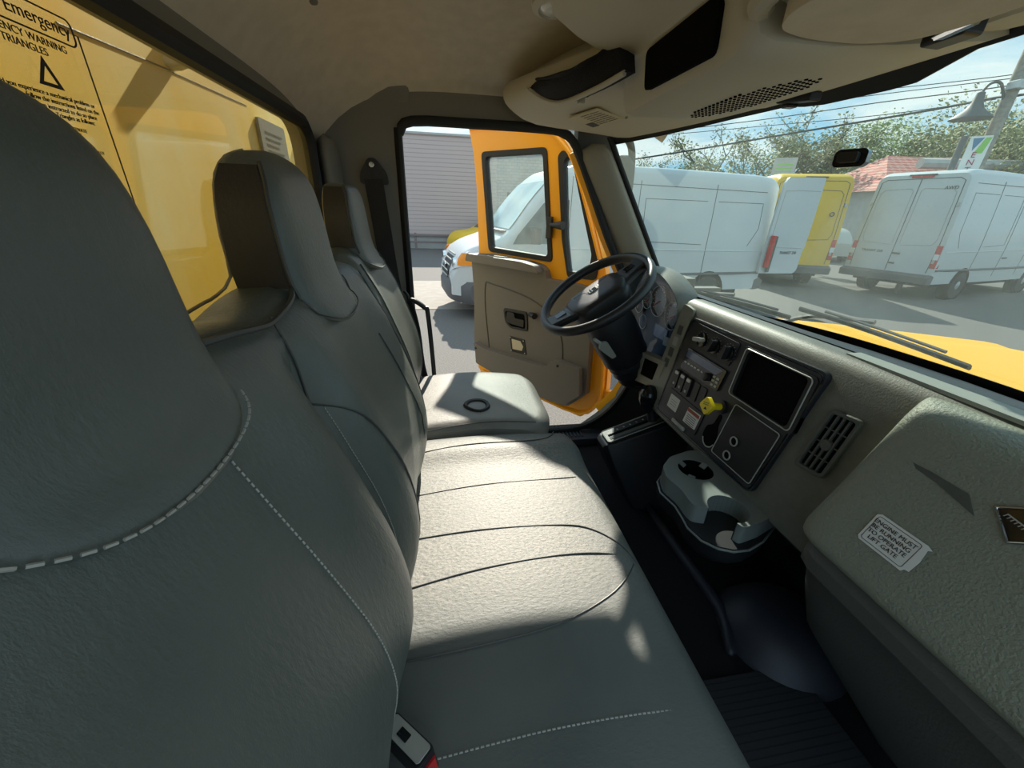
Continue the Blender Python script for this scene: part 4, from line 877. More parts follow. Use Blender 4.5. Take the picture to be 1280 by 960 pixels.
# passenger sun visor folded up in its recess
sv = thing('sun_visor', 'padded grey sun visor folded up against the console on the near side', 'sun visor', (.62, .35, .27))
svp = [(.43, .56), (.455, .605), (.52, .622), (.60, .618), (.655, .59), (.67, .54), (.675, .0), (.44, .0)]
vf = (V3(0, 0, .240), V3(1, 0, 0), V3(0, 1, 0), V3(0, 0, 1))
mk('visor_pad', prism(roundpoly(svp, .03), vf, -.008, .020), 'head', sv, bevel=.008)
mk('recess_edge', tube([V3(x, y, .262) for x, y in ((.41, .50), (.42, .60), (.47, .65), (.58, .660), (.67, .635), (.71, .60), (.725, .55), (.73, .0))], .016, 8, smooth=4), 'cons', oc)
mk('hinge_pin', tube([V3(.690, .600, .236), V3(.672, .53, .236)], .006, 8), 'chrome', sv)
mk('hinge_mount', box((.698, .575, .243), (.035, .055, .028)), 'black', sv, bevel=.005)
# ================================================================== OPEN DRIVER DOOR
H = V3(.95, 1.75, 0); DD = V3(-.75, .87, 0).normalized(); DN = V3(DD.y, -DD.x, 0)      # DN outward
dfr = (H, DD, V3(0, 0, 1), DN)
def dpt(u, z, o=0): return H + DD * u + V3(0, 0, z) + DN * o
dr = thing('truck_door', 'open yellow driver door with grey inner trim and two windows', 'door', dpt(.1, -1.13))
DO_ = [(1.205, .44), (1.0, .436), (.77, .41), (.63, .385), (.53, .325), (.45, .235), (.345, .02), (.233, -.236), (.19, -.36), (.14, -.70), (.125, -.90), (.145, -1.0), (.265, -1.135), (.65, -1.115), (1.10, -1.09), (1.14, -1.05), (1.125, -.85), (1.15, -.60), (1.13, -.33), (1.125, -.25), (1.14, .10), (1.165, .30)]
W1 = [(1.098, .303), (.632, .299), (.548, -.258), (1.035, -.240)]; W2 = [(.558, .257), (.530, .281), (.482, .250), (.408, .093), (.258, -.218), (.27, -.32), (.44, -.325), (.494, -.138)]
W1r, W2r = roundpoly(W1, .03), roundpoly(W2, .02)
mk('door_shell', prism(roundpoly(DO_, .015, 2), dfr, -.012, .035, [W1r, W2r]), 'yellow', dr, bevel=.006)
mk('top_lip', tube([dpt(u, z, -.014) for u, z in ((1.19, .425), (1.0, .42), (.77, .395), (.63, .37), (.545, .31), (.465, .225), (.36, .01), (.255, -.23))], (.012, .010), 6, smooth=3), 'yellow', dr)
mk('bottom_lip', tube([dpt(u, z, -.018) for u, z in ((1.10, -1.07), (.65, -1.095), (.28, -1.11), (.165, -1.0), (.15, -.88), (.165, -.70))], (.014, .012), 6, smooth=3), 'yellow', dr)
mk('latch_strip', box(dpt(1.125, -.42, -.01), (.02, .05, .10), (DD, DN, V3(0, 0, 1))), 'yellow', dr, bevel=.006)
def inset(P, s, c=None):
    cx = sum(p[0] for p in P) / len(P); cy = sum(p[1] for p in P) / len(P); return [(cx + (x - cx) * s[0], cy + (y - cy) * s[1]) for x, y in P]
mk('window_seal', prism(W1r, dfr, -.020, .02, [roundpoly(inset(W1, (.88, .90)), .025)]), 'rubber', dr, bevel=.004)
mk('window_glass', prism(roundpoly(inset(W1, (.90, .92)), .025), dfr, .004, .007), 'doorglass', dr, smooth=False)
q2 = inset(W2, (.72, .90))
mk('quarter_seal', prism(W2r, dfr, -.022, .022, [roundpoly(q2, .015)]), 'rubber', dr, bevel=.004)
mk('quarter_glass', prism(roundpoly(inset(W2, (.76, .92)), .015), dfr, .004, .007), 'doorglass', dr, smooth=False)
mk('centre_latch', join(box(dpt(.575, -.08, -.028), (.035, .02, .11), (DD, DN, V3(0, 0, 1)))), 'black', dr, bevel=.004)
mk('vent_knob', tube([dpt(.56, -.065, -.04), dpt(.49, -.065, -.045), dpt(.478, -.065, -.045)], lambda t: .010 if t < .5 else .022, 10), 'black', dr)
TR = [(1.145, -.30), (1.12, -.262), (1.02, -.250), (.70, -.262), (.60, -.275), (.565, -.30), (.55, -.345), (.36, -.348), (.27, -.36), (.245, -.55), (.235, -.72), (.225, -.955), (.335, -1.068), (.68, -1.080), (1.115, -1.0), (1.128, -.85), (1.125, -.5)]
tm = mk('inner_trim', prism(roundpoly(TR, .012, 3), dfr, -.060, -.010), 'doortrim', dr, bevel=.012)
mk('top_ledge', prism(roundpoly([(1.145, -.30), (1.13, -.255), (.70, -.262), (.60, -.275), (.57, -.31)], .01), dfr, -.118, -.010), 'doortrim', tm, bevel=.012)
mk('ledge_cap', tube([dpt(.92 + .075 * math.cos(t), -.2565 - .002 * math.cos(t), -.065 + .022 * math.sin(t)) for t in [k * math.pi / 12 for k in range(24)]], .003, 6, True), 'silver', tm)
mk('ledge_cap_top', prism(circ(0, 0, .06, 20, .014), frame(dpt(.92, -.256, -.065), DD, DN), -.003, .003), 'black', tm)
# shallow recess ring
rec = [(1.02, -.44), (.97, -.425), (.66, -.47), (.50, -.55), (.42, -.66), (.40, -.78)]
mk('recess_line', tube([dpt(u, z, -.061) for u, z in [(.985, -.85), (1.02, -.60)] + rec], .004, 6, smooth=4), 'lower', tm)
# door pull cup
HC = [(.862, -.56), (.672, -.553), (.660, -.672), (.80, -.678), (.845, -.645)]
hcup = mk('handle_cup', prism(roundpoly(HC, .02), dfr, -.068, -.056, [roundpoly(inset(HC, (.82, .74)), .015)]), 'black', tm, bevel=.003)
mk('cup_recess', prism(roundpoly(inset(HC, (.86, .80)), .015), dfr, -.063, -.055), 'darkroom', hcup)
mk('pull_lever', prism(roundpoly([(.835, -.645), (.69, -.650), (.69, -.605), (.76, -.605), (.77, -.575), (.825, -.575)], .008), dfr, -.072, -.058), 'black', hcup, bevel=.004)
mk('lock_knob', tube([dpt(.655, -.565, -.055), dpt(.60, -.562, -.085)], lambda t: .014 if t < .5 else .018, 10), 'black', tm)
# speaker plate with pale label
pl = mk('label_plate', prism([(.806, -.729), (.684, -.729), (.662, -.823), (.786, -.83)], dfr, -.064, -.058), 'black', tm, bevel=.002); pl['label'] = 'black plate holding a small pale label'
mk('plate_label', prism(roundpoly([(.786, -.745), (.715, -.745), (.690, -.775), (.70, -.805), (.775, -.810)], .004), dfr, -.0655, -.063), 'cream', pl)
for u, z in ((.797, -.737), (.69, -.738), (.675, -.815), (.785, -.822)): mk('screw', box(dpt(u, z, -.065), (.006, .003, .006), (DD, DN, V3(0, 0, 1))), 'chrome', pl, bevel=.001)
# map pocket
MP = [(1.10, -.835), (.98, -.855), (.50, -.850), (.455, -.80), (.40, -.783), (.262, -.795), (.245, -.955), (.34, -1.050), (.66, -1.060), (.93, -.985), (1.04, -.92)]
mk('map_pocket', prism(roundpoly(MP, .012), dfr, -.100, -.055), 'doortrim', tm, bevel=.012)
for u, z in ((.405, -.815), (1.075, -.87)): mk('trim_button', lathe([(0, .004), (.008, .003), (.009, 0)], (dpt(u, z, -.100 if u < 1 else -.1), DD, V3(0, 0, 1), -DN)), 'black', tm)
for z in (-.55, -.95):
    hg = mk('hinge', join(box(dpt(.09, z, .0), (.13, .03, .08), (DD, DN, V3(0, 0, 1)))), 'yellow', dr, bevel=.006)
# yellow jamb strip ahead of the opening
struct(mk('trim_6', tube([V3(x + .035, 1.67, z) for x, z in DO[8:17]], (.02, .05), 6, smooth=2), 'yellow'))
# side mirror on the driver side, seen through the windshield
mr = thing('side_mirror', 'dark truck side mirror on a bent tube arm outside the far windshield corner', 'mirror', V3(1.12, 1.95, -.3))
def mp(px, py, y=2.05): return RP(px, py, 'y', y)
mk('mirror_arm', tube([mp(764, 172), mp(778, 171), mp(787, 178), mp(790, 195), mp(788, 225), mp(784, 255), mp(780, 285), mp(778, 300)], .017, 10, smooth=4), 'lower', mr)
o_ = mp(768, 232)
mk('mirror_head', loft([[o_ + V3(.0 + d, y * s, z * s) for y, z in roundpoly([(-.075, -.13), (.075, -.13), (.075, .13), (-.075, .13)], .04)] for d, s in ((-.02, .96), (-.01, 1), (.03, 1), (.07, .75), (.085, .4))]), 'lower', mr)
mk('arm_bracket', box(mp(781, 248), (.05, .06, .10)), 'black', mr, bevel=.01)
mk('mount_foot', join(tube([mp(778, 298), V3(1.10, 1.80, -.30)], .02, 8), box((1.06, 1.68, -.32), (.12, .10, .12))), 'lower', mr)
# ================================================================== TRUCK FRONT: hood, cowl, wipers
hd = thing('truck_hood', 'bright yellow truck hood below the windshield', 'hood', (1.9, .8, -.6))
def hoodpt(x, y):
    hw = .86 - .16 * max(0, (x - 1.34)) ; q = min(1, abs(y - YC) / hw)
    return V3(x, YC + (y - YC), -.378 - .085 * max(0, (x - 1.34)) ** 1.15 - .16 * q ** 9 - .010 * math.exp(-((q - .55) / .05) ** 2))
g_ = []
for x in lin(1.34, 2.35, 16):
    hw = .86 - .16 * (x - 1.34); g_.append([hoodpt(x, YC + hw * t) for t in lin(-1, 1, 34)] + [V3(x, YC + hw, -1.25), V3(x, YC - hw, -1.25)])
mk('hood_shell', loft(g_), 'hood', hd)
mk('cowl_panel', loft([[ws(y, 1.0) + V3(.0, 0, -.01), ws(y, 1.0) + V3(.10, 0, -.035), ws(y, 1.0) + V3(.10, 0, -.10), ws(y, 1.0) + V3(0, 0, -.08)] for y in wy]), 'rubber', hd)
for i, (a, b, c) in enumerate((((1.15, .62, .40)), ((.92, 1.40, 1.18)))):
    pass
def wiper(label, y0, y1, yp):
    wp = thing('wiper', label, 'wiper', ws(yp, 1.0) + V3(.05, 0, -.02), group='windshield wipers')
    P = [ws(y, t) + V3(.022, 0, .01) for y, t in zip(lin(y0, y1, 8), lin(.97, .90, 8))]
    mk('blade', tube(P, (.006, .012), 6, smooth=2), 'rubber', wp)
    mk('blade_frame', tube([p + V3(.012, 0, .012) for p in P[1:-1]], .005, 6, smooth=2), 'grey', wp)
    mk('arm', tube([ws(yp, 1.0) + V3(.06, 0, -.01), ws(yp, .97).lerp(P[4], .4) + V3(.045, 0, .018), P[4] + V3(.025, 0, .022)], .008, 6, smooth=3), 'grey', wp)
wiper('near windshield wiper resting low over the middle of the yellow hood', .72, 1.18, 1.28)
wiper('far windshield wiper resting low toward the driver side corner', 1.22, 1.55, .92 + .72)

# cargo box right behind the cab (seen through the rear window)
cbx = thing('cargo_box', 'dusty yellow box body wall standing right behind the cab window', 'truck body', (-1.4, .8, G))
mk('front_wall', box((-1.12, .85, .35), (1.0, 2.95, 3.0)), 'boxy', cbx, bevel=.02)
mk('panel_joint', tube([RP(70, 28, 'x', -.620), RP(213, 88, 'x', -.620)], .002, 6), 'lower', cbx)
mk('panel_joint', tube([RP(215, 90, 'x', -.620), RP(308, 132, 'x', -.620)], .0015, 6), 'lower', cbx)
b_ = RP(212, 70, 'x', -.615)
mk('marker_light', loft([[b_ + V3(dx, y * s, z * s) for y, z in roundpoly([(-.022, -.025), (.022, -.025), (.022, .025), (-.022, .025)], .010)] for dx, s in ((-.03, 1), (.01, .95), (.03, .7))]), 'cream', cbx)
d0, d1 = RP(320, 145, 'x', -.612), RP(361, 205, 'x', -.612)
doc = mk('document_sleeve', prism(roundpoly([(0, 0), (.0, -.24), (.235, -.24), (.235, 0)], .012), frame(d0, (0, 1, 0), (0, 0, 1)), -.006, .004), 'sheet', cbx, smooth=False); doc['label'] = 'grey printed permit sheet behind clear film'
mk('sheet_print', join(*[prism([(.04, -.035 - .019 * k), (.04, -.039 - .019 * k), (.19 - .02 * (k % 3), -.039 - .019 * k), (.19 - .02 * (k % 3), -.035 - .019 * k)], frame(d0, (0, 1, 0), (0, 0, 1)), .004, .0055) for k in range(9)]), 'lower', doc, smooth=False)
d2 = RP(372, 172, 'x', -.612)
mk('paper_roll', lathe([(.02, -.12), (.024, -.11), (.024, .10), (.014, .11)], frame(d2 - V3(0, 0, .12), (1, 0, 0), (0, 1, 0))), 'cream', cbx)

# ================================================================== THE LOT
gnd = struct(mk('ground', box((10, 40, G - .05), (160, 120, .1)), 'asphalt'))
struct(mk('sunlit_ground_strip', box((-4, 9.1, G + .004), (9, 3.2, .012)), 'lit_concrete'))  # pale slab with the sunlit strip of ground put into its colour

def van(name, label, loc, rz, L=6.0, Hh=2.6, body='white', parts=True, rear_open=False, glasscol='dkglass', letters=True):
    """panel van, local x forward from the rear bumper, z up from the ground"""
    t = thing(name, label, 'van', loc, rz)
    def top(x):
        f = x / L
        return sm([(0, Hh - .10), (.12, Hh - .03), (.5, Hh), (L * .55, Hh), (L - 2.05, Hh - .05), (L - 1.75, Hh - .20), (L - 1.35, Hh - .60), (L - .98, 1.50), (L - .80, 1.38), (L - .35, 1.22), (L - .12, 1.05), (L, .80)], x)
    def wid(x): return sm([(0, .97), (.2, 1.0), (L * .5, 1.02), (L - 1.5, 1.0), (L - .6, .96), (L - .2, .88), (L, .72)], x)
    def hw(x, z):
        return wid(x) * (1 - .11 * max(0, (z - 1.15) / (Hh - 1.15)) ** 1.4)
    rows = []
    for x in [0, .02, .08, .2] + lin(.5, L - 2.1, 10) + lin(L - 1.95, L - .9, 12) + lin(L - .8, L, 9):
        T = top(x); r = min(.16, (T - .5) * .4); R_ = []
        zb = .42
        for s in (1, -1):
            seq = [(zb, 1.0), (.6, 1.0), (.95, 1.0), (1.15, 1.0), (1.45, 1.0), (1.8, 1), (2.1, 1), (2.3, 1)]
            side = [V3(x, s * hw(x, min(z, T - r)), min(z, T - r)) for z, _ in seq]
            arc_ = [V3(x, s * (hw(x, T - r) - r * (1 - math.cos(a))), T - r + r * math.sin(a)) for a in lin(.25, math.pi / 2, 5)]
            R_ += (side + arc_) if s == 1 else (side + arc_)[::-1]
        rows.append(R_)
    mk('body', loft(rows), body, t, True)
    def side(s, poly, off, m, nm, th=.012, par=t):
        P = [V3(x, s * (hw(x, z) + off), z) for x, z in poly]; n = len(P)
        V = P + [p - V3(0, s * th, 0) for p in P]; F = [tuple(range(n)), tuple(range(n, 2 * n))[::-1]] + [(i, (i + 1) % n, (i + 1) % n + n, i + n) for i in range(n)]
        return mk(nm, (V, F), m, par, True, smooth=False)
    def line(s, pts, m='lower', r=.006, nm='panel_gap', dense=8):
        P = []
        for (a, b), (c, d) in zip(pts, pts[1:]): P += [(a + (c - a) * k / dense, b + (d - b) * k / dense) for k in range(dense)]
        P.append(pts[-1]); return mk(nm, tube([V3(x, s * (hw(x, z) + .001), z) for x, z in P], r, 5), m, t, True)
    for s in (-1, 1):
        # side mouldings, door gaps, sill
        line(s, [(.05, .75), (L - 1.0, .75)], 'grey', .03, 'side_moulding')
        line(s, [(.10, 1.18), (L - 1.6, 1.22)], 'white' if body == 'white' else body, .012, 'swage_line')
        for xx in (L - 2.0, L - 3.3, 1.55): line(s, [(xx, .55), (xx + .02, 1.2), (xx - .03, Hh - .22)])
        line(s, [(.3, Hh - .30), (L - 2.2, Hh - .28)], nm='roof_seam')
        line(s, [(.55, 1.28), (.35, 1.6), (.35, Hh - .5), (1.45, Hh - .5)], nm='panel_gap', r=.005)
        line(s, [(1.7, Hh - .5), (L - 3.45, Hh - .5), (L - 3.45, 1.35), (1.7, 1.3)], nm='panel_gap', r=.005)
        side(s, [(L - 1.98, 1.30), (L - 1.98, 1.98), (L - 1.78, 2.02), (L - 1.52, 1.92), (L - 1.08, 1.42), (L - 1.0, 1.28)], .006, glasscol, 'side_window')
        side(s, [(L - 3.2, 1.0), (L - 2.95, 1.0), (L - 2.95, 1.04), (L - 3.2, 1.04)], .012, 'grey', 'door_handle', .02)
        # wheels
        for wx in (1.35, L - 1.05):
            c_ = V3(wx, s * (wid(wx) - .10), .36); f_ = (c_, V3(1, 0, 0), V3(0, 0, 1), V3(0, s, 0))
            mk('wheel_arch', lathe([(.44, -.10), (.44, .103), (.30, .104)], f_, 24), 'darkroom', t, True)
            w_ = mk('wheel', lathe([(.20, -.12), (.33, -.12), (.36, -.08), (.36, .08), (.33, .108), (.23, .112)], f_, 28), 'tyre', t, True)
            mk('hub', lathe([(.23, .09), (.21, .112), (.17, .09), (.08, .12), (0, .125)], f_, 20), 'rim', w_, True)
            mk('hub_holes', join(*[prism(circ(.15 * math.cos(k * math.pi / 4), .15 * math.sin(k * math.pi / 4), .022, 8), (c_ + V3(0, s * .10, 0), V3(1, 0, 0), V3(0, 0, 1), V3(0, s, 0)), -.005, .006) for k in range(8)]), 'darkroom', w_, True, smooth=False)
    # underbody
    mk('underbody', box((L * .47, 0, .42), (L * .82, 1.7, .22)), 'darkroom', t, True)
    # rear end
    mk('rear_bumper', loft([[V3(x, y, z) for x, z in ((.02, .40), (-.12, .42), (-.14, .58), (-.02, .64), (.10, .60), (.10, .40))] for y in (-.99, -.95, -.5, .5, .95, .99)]), 'grey', t, True, bevel=.01)
    for s in (-1, 1):
        tl = mk('tail_light', loft([[V3(-.012 + a, s * (y + .0), z) for a, y, z in ((0, .965 - .02 * k, .80 + .52 * k), (0, .86 - .02 * k, .80 + .52 * k), (.03, .85, .80 + .52 * k), (.10, .99 - .02 * k, .80 + .52 * k))] for k in (0, .33, .34, .66, .67, 1)]), 'red', t, True)
        mk('reverse_lens', box((-.016, s * .905, 1.06), (.014, .10, .13)), 'clear', tl, True, bevel=.004)
    mk('brake_light', box((-.015, 0, Hh - .14), (.05, .42, .05)), 'red', t, True, bevel=.01)
    mk('brake_light_hood', box((-.02, 0, Hh - .105), (.06, .52, .03)), 'lower', t, True, bevel=.008)
    mk('rear_door_gap', join(tube([V3(-.004, 0, .66), V3(-.004, 0, Hh - .2)], .008, 5), tube([V3(-.002, -.84, .68), V3(-.002, -.86, 1.4), V3(-.002, -.80, Hh - .25), V3(-.002, -.70, Hh - .19), V3(-.002, .70, Hh - .19), V3(-.002, .80, Hh - .25), V3(-.002, .86, 1.4), V3(-.002, .84, .68)], .008, 5)), 'lower', t, True)
    for s in (-1, 1):
        mk('rear_panel_line', tube([V3(-.004, s * p, z) for p, z in ((.08, 1.32), (.08, Hh - .45), (.14, Hh - .40), (.66, Hh - .42), (.74, Hh - .5), (.78, 1.45), (.72, 1.32), (.10, 1.28))], .006, 5), 'silver' if body == 'white' else 'lower', t, True)
        mk('rear_hinge', box((-.01, s * .86, Hh - .75), (.04, .05, .09)), 'silver', t, True, bevel=.006)
        mk('rear_hinge', box((-.01, s * .89, .95), (.04, .05, .09)), 'silver', t, True, bevel=.006)
    mk('rear_handle', box((-.02, -.10, 1.08), (.03, .16, .04)), 'lower', t, True, bevel=.01)
    mk('plate_lamp', box((-.014, -.08, .84), (.02, .12, .04)), 'lower', t, True, bevel=.008)
    # nose
    fx = lambda y, z: L - .03 - .22 * (abs(y) / .8) ** 2.2 - .10 * max(0, z - .75)
    def nose(y, z, o=.02):
        x = L
        while x > L - 1.0 and (abs(y) > hw(x, z) - .01 or z > top(x) - .03): x -= .01
        return x + o
    G_ = mk('grille', grid(lambda y, z: V3(nose(y, z, .025), y, z), lin(-.40, .40, 10), lin(.68, 1.10, 6)), 'black', t, True)
    for z in (.70, .79, .88, .97, 1.06): mk('grille_bar', tube([V3(nose(y, z, .04), y, z) for y in lin(-.38, .38, 9)], .014, 6), 'silver', G_, True)
    mk('nose_badge', prism(circ(0, 0, .10, 20, .05), frame((fx(0, .86) + .06, 0, .86), (0, 1, 0), (0, 0, 1)), -.01, .012), 'chrome', t, True, bevel=.004)
    for s in (-1, 1):
        hl_ = mk('headlight', grid(lambda u, v: V3(nose(.47 + .45 * u, (.76 + .18 * u) * (1 - v) + (1.02 + .17 * u) * v, .018), s * (.47 + .45 * u + .012), (.76 + .18 * u) * (1 - v) + (1.02 + .17 * u) * v), lin(0, 1, 10), lin(0, 1, 6)), 'clear', t, True)
        mk('indicator', grid(lambda u, v: V3(nose(.80 + .12 * u, .93 + .16 * v, .028), s * (.80 + .12 * u + .02), .93 + .20 * v), lin(0, 1, 5), lin(0, 1, 5)), 'orange', hl_, True)
        mk('reflector', lathe([(.0, .05), (.085, .05), (.10, 0)], (V3(nose(.62, .95, .0), s * .62, .94), V3(0, 1, 0), V3(0, 0, 1), V3(1, s * .25, 0).normalized())), 'chrome', hl_, True)
        mk('wing_mirror', loft([[V3(L - 1.35 + a, s * (1.10 + b), 1.42 + c) for a, b, c in ((-.04 * k, -.02, -.13 * k), (.08 * k, .0, -.13 * k), (.08 * k, .0, .13 * k), (-.04 * k, -.02, .13 * k))] + [] for k in (.3, 1)] + [[V3(L - 1.35 + a, s * 1.28, 1.42 + c) for a, c in ((-.04, -.12), (.06, -.12), (.06, .12), (-.04, .12))]]), 'black', t, True, bevel=.01)
    mk('front_bumper', loft([[V3(L - .04 - .34 * (abs(y) / .98) ** 3 + a, y, z) for a, z in ((-.10, .28), (.05, .28), (.12, .40), (.12, .58), (.07, .66), (-.10, .66))] for y in lin(-1.0, 1.0, 17)]), 'grey', t, True)
    # windscreen
    wsx = lambda z: sm([(1.45, L - .93), (1.6, L - 1.02), (Hh - .60, L - 1.34), (Hh - .22, L - 1.71)][::1], z)
    zs_ = lin(1.50, Hh - .30, 8)
    inv = {}
    def fx2(z):   # invert top()
        lo_, hi_ = L - 2.0, L - .8
        for _ in range(30):
            m_ = (lo_ + hi_) / 2
            if top(m_) > z: lo_ = m_
            else: hi_ = m_
        return lo_
    mk('windscreen', grid(lambda z, u: V3(fx2(z) + .012, u * (hw(fx2(z), z) - .14), z + .012), zs_, lin(-1, 1, 8)), 'ltglass', t, True)
    mk('cowl_grille', box((L - .93, 0, 1.47), (.14, 1.5, .03)), 'black', t, True)
    return t
# nearest white van: nose toward the open door, tail far right
F0, R0 = V3(-.02, 7.55, G), V3(6.42, 8.42, G)
vv = (F0 - R0); LV = vv.length
v1 = van('white_van', 'white panel van facing left behind the open door with a rear door swung out', R0, math.atan2(vv.y, vv.x), LV, 2.56)
# its rear door standing open
r1, r2 = RD(970, 218, 9.9), RD(1034, 218, 10.55)
a_ = V3(R0.x + .05, R0.y - .02, 0); a_ = V3(RD(972, 250, 9.75).x, RD(972, 250, 9.75).y, 0); b_2 = V3(RD(1024, 250, 10.5).x, RD(1024, 250, 10.5).y, 0)
inv1 = W[v1].inverted()
ax_ = (b_2 - a_); dl_ = ax_.length; fd = frame(a_, ax_, (0, 0, 1))
dpoly = roundpoly([(0, -1.05), (.02, -.2), (.05, .62), (.12, .735), (dl_ - .02, .76), (dl_, .0), (dl_ - .01, -.55), (dl_ - .04, -.62), (dl_ - .03, -.98), (dl_ - .1, -1.06)], .04)
rdv = mk('open_rear_door', prism(dpoly, fd, -.025, .025), 'white', v1, bevel=.01)
s_ = 1 if fd[3].dot(-fd[0]) > 0 else -1
mk('door_recess_line', tube([fd[0] + fd[1] * x + fd[2] * z + fd[3] * s_ * .026 for x, z in ((.10, -.40), (.12, .40), (.20, .50), (dl_ - .06, .52))], .006, 5, smooth=3), 'silver', rdv)
mk('door_recess_line', tube([fd[0] + fd[1] * x + fd[2] * z + fd[3] * s_ * .026 for x, z in ((.10, -.40), (.18, -.52), (dl_ - .06, -.55))], .006, 5, smooth=3), 'silver', rdv)
text('TRANSIT 250', fd[0] + fd[1] * (dl_ * .6) + fd[2] * -.64 + fd[3] * s_ * .03, fd[1] * (1 if s_ * 1 > 0 else -1) if fd[1].cross(fd[2]).dot(fd[3] * s_) > 0 else -fd[1], (0, 0, 1), .075, 'lower', rdv, 'door_lettering', ext=.002)
tlp = RD(962, 315, 9.75)
mk('side_tail_light', box(tlp, (.06, .09, .62), (ax_.normalized(), fd[3], V3(-.0, 0, 1))), 'red', v1, bevel=.01)
mk('rear_gap_pillar', box(tlp + V3(.08, .02, -.05), (.06, .05, .7)), 'lower', v1, bevel=.01)
# yellow van behind
p1, p2 = RD(970, 230, 13.6), RD(1069, 230, 14.2)
ang = math.atan2((p2 - p1).y, (p2 - p1).x) + math.pi / 2
mid = (p1 + p2) / 2
v2 = van('yellow_van', 'yellow panel van seen from behind, right of the open white van door', V3(mid.x, mid.y, G), ang, 5.6, 2.93, body='vy')
mk('badge_emblem', tube([V3(-.02, -.62 + .05 * math.cos(t), 1.95 + .05 * math.sin(t)) for t in lin(0, 6.1, 14)], .01, 6, True), 'black', v2, True)
# big white van at the right
q1, q2_ = V3(11.75, 7.85, G), V3(11.3, 9.85, G); hx = (q2_ - q1); hx = V3(hx.y, -hx.x, 0).normalized()
v3_ = van('white_van', 'white panel van seen from the rear at the right with both tail lights showing', (q1 + q2_) / 2, math.atan2(hx.y, hx.x), 6.2, 2.98)
text('AWD', V3(-.012, -.62, 2.58), (0, -1, 0), (0, 0, 1), .10, 'lower', v3_, 'door_lettering', True, ext=.003)
text('TRANSIT 250', V3(-.012, .45, 1.10), (0, -1, 0), (0, 0, 1), .085, 'lower', v3_, 'door_lettering', True, ext=.003)

def smallcar(name, label, loc, rz, col, group=None):
    t = thing(name, label, 'car', loc, rz, group); L = 4.3
    def top(x): return sm([(0, .85), (.15, 1.0), (.6, 1.38), (1.2, 1.50), (2.2, 1.48), (2.7, 1.25), (3.1, 1.02), (3.9, .90), (4.2, .75), (4.3, .6)], x)
    rows = []
    for x in lin(0, L, 30):
        T = top(x); w_ = sm([(0, .72), (.3, .86), (2, .90), (3.8, .85), (4.3, .65)], x); R_ = []
        for s in (1, -1):
            sd = [V3(x, s * w_, .30), V3(x, s * w_, .6), V3(x, s * w_, min(.88, T - .05)), V3(x, s * (w_ - .22 * max(0, (T - .9) / .6)), T - .06), V3(x, s * (w_ - .30 * max(0, (T - .9) / .6) - .1), T)]
            R_ += sd if s == 1 else sd[::-1]
        rows.append(R_)
    mk('body', loft(rows), col, t, True)
    for s in (-1, 1):
        mk('side_glass', ([V3(.75, s * .90, .93), V3(1.2, s * .78, 1.38), V3(2.2, s * .78, 1.38), V3(2.85, s * .90, .95)] + [V3(.75, s * .80, .93), V3(1.2, s * .60, 1.38), V3(2.2, s * .60, 1.38), V3(2.85, s * .8, .95)], [(0, 1, 2, 3), (7, 6, 5, 4), (0, 1, 5, 4), (1, 2, 6, 5), (2, 3, 7, 6), (3, 0, 4, 7)]), 'dkglass', t, True, smooth=False)
        mk('wing_mirror', box((2.75, s * 1.0, .98), (.16, .14, .12)), 'black', t, True, bevel=.03)
        mk('headlight', box((4.02, s * .66, .70), (.25, .20, .12)), 'black', t, True, bevel=.03)
        for wx in (.8, 3.45):
            f_ = (V3(wx, s * .80, .33), V3(1, 0, 0), V3(0, 0, 1), V3(0, s, 0)); w_ = mk('wheel', lathe([(.2, -.1), (.31, -.1), (.33, 0), (.31, .11), (.22, .115)], f_), 'tyre', t, True); mk('hub', lathe([(.22, .11), (.15, .10), (0, .11)], f_, 16), 'rim', w_, True)
    mk('windscreen', grid(lambda x, y: V3(x, y, top(x) + .012), lin(2.25, 3.0, 5), lin(-.6, .6, 5)), 'dkglass', t, True)
    return t
pcar = RD(585, 300, 17.2); smallcar('yellow_car', 'small yellow car in front of the ribbed shutter behind the door edge', V3(pcar.x + 3.3, pcar.y + 2.0, G), math.radians(205), 'vy')
c1_ = RD(1056, 262, 24); smallcar('parked_car', 'grey parked car between the yellow van and the right white van', V3(c1_.x, c1_.y, G), math.radians(60), 'silver')
c2_ = RD(1052, 262, 31); smallcar('parked_car', 'dark parked car farther off in the gap between the yellow and white vans', V3(c2_.x, c2_.y, G), math.radians(30), 'grey')

# shutter building
sbd = thing('shutter_building', 'low building with a ribbed pinkish grey wall seen through the door opening', 'building', (-4, 20.2, G))
mk('ribbed_wall', box((-5.4, 20.6, G + 2.33 + .30), (15.6, 1.6, 4.1)), 'shutter', sbd)
mk('base_wall', box((-5.4, 20.7, G + .3), (15.6, 1.6, .6)), 'wall', sbd)
mk('roof_trim', box((-5.4, 20.6, G + 4.70), (15.7, 1.75, .08)), 'wall', sbd)
gr_ = thing('guard_rail', 'two-rail steel guard rail in front of the ribbed building wall', 'guard rail', (-2, 19.4, G))
for z in (.62, .32): mk('rail', box((-4.5, 19.45, G + z), (13.0, .05, .09)), 'rail', gr_, bevel=.01)
for k in range(6): mk('post', box((-9.5 + 2.4 * k + .9, 19.5, G + .36), (.10, .10, .72)), 'rail', gr_, bevel=.01)
bbd = thing('brick_building', 'taller grey brick building seen through the open door window', 'building', (8, 25, G))
mk('brick_wall', box((5.8, 26, G + 3.4), (6.0, 2, 6.8)), 'brick', bbd)
for x0 in (3.85, 4.65): mk('doorway', box((x0, 24.98, G + 1.6), (.35, .06, 2.3)), 'lower', bbd)
mk('window', box((7.9, 24.98, G + 3.9), (1.0, .06, .7)), 'dkglass', bbd)
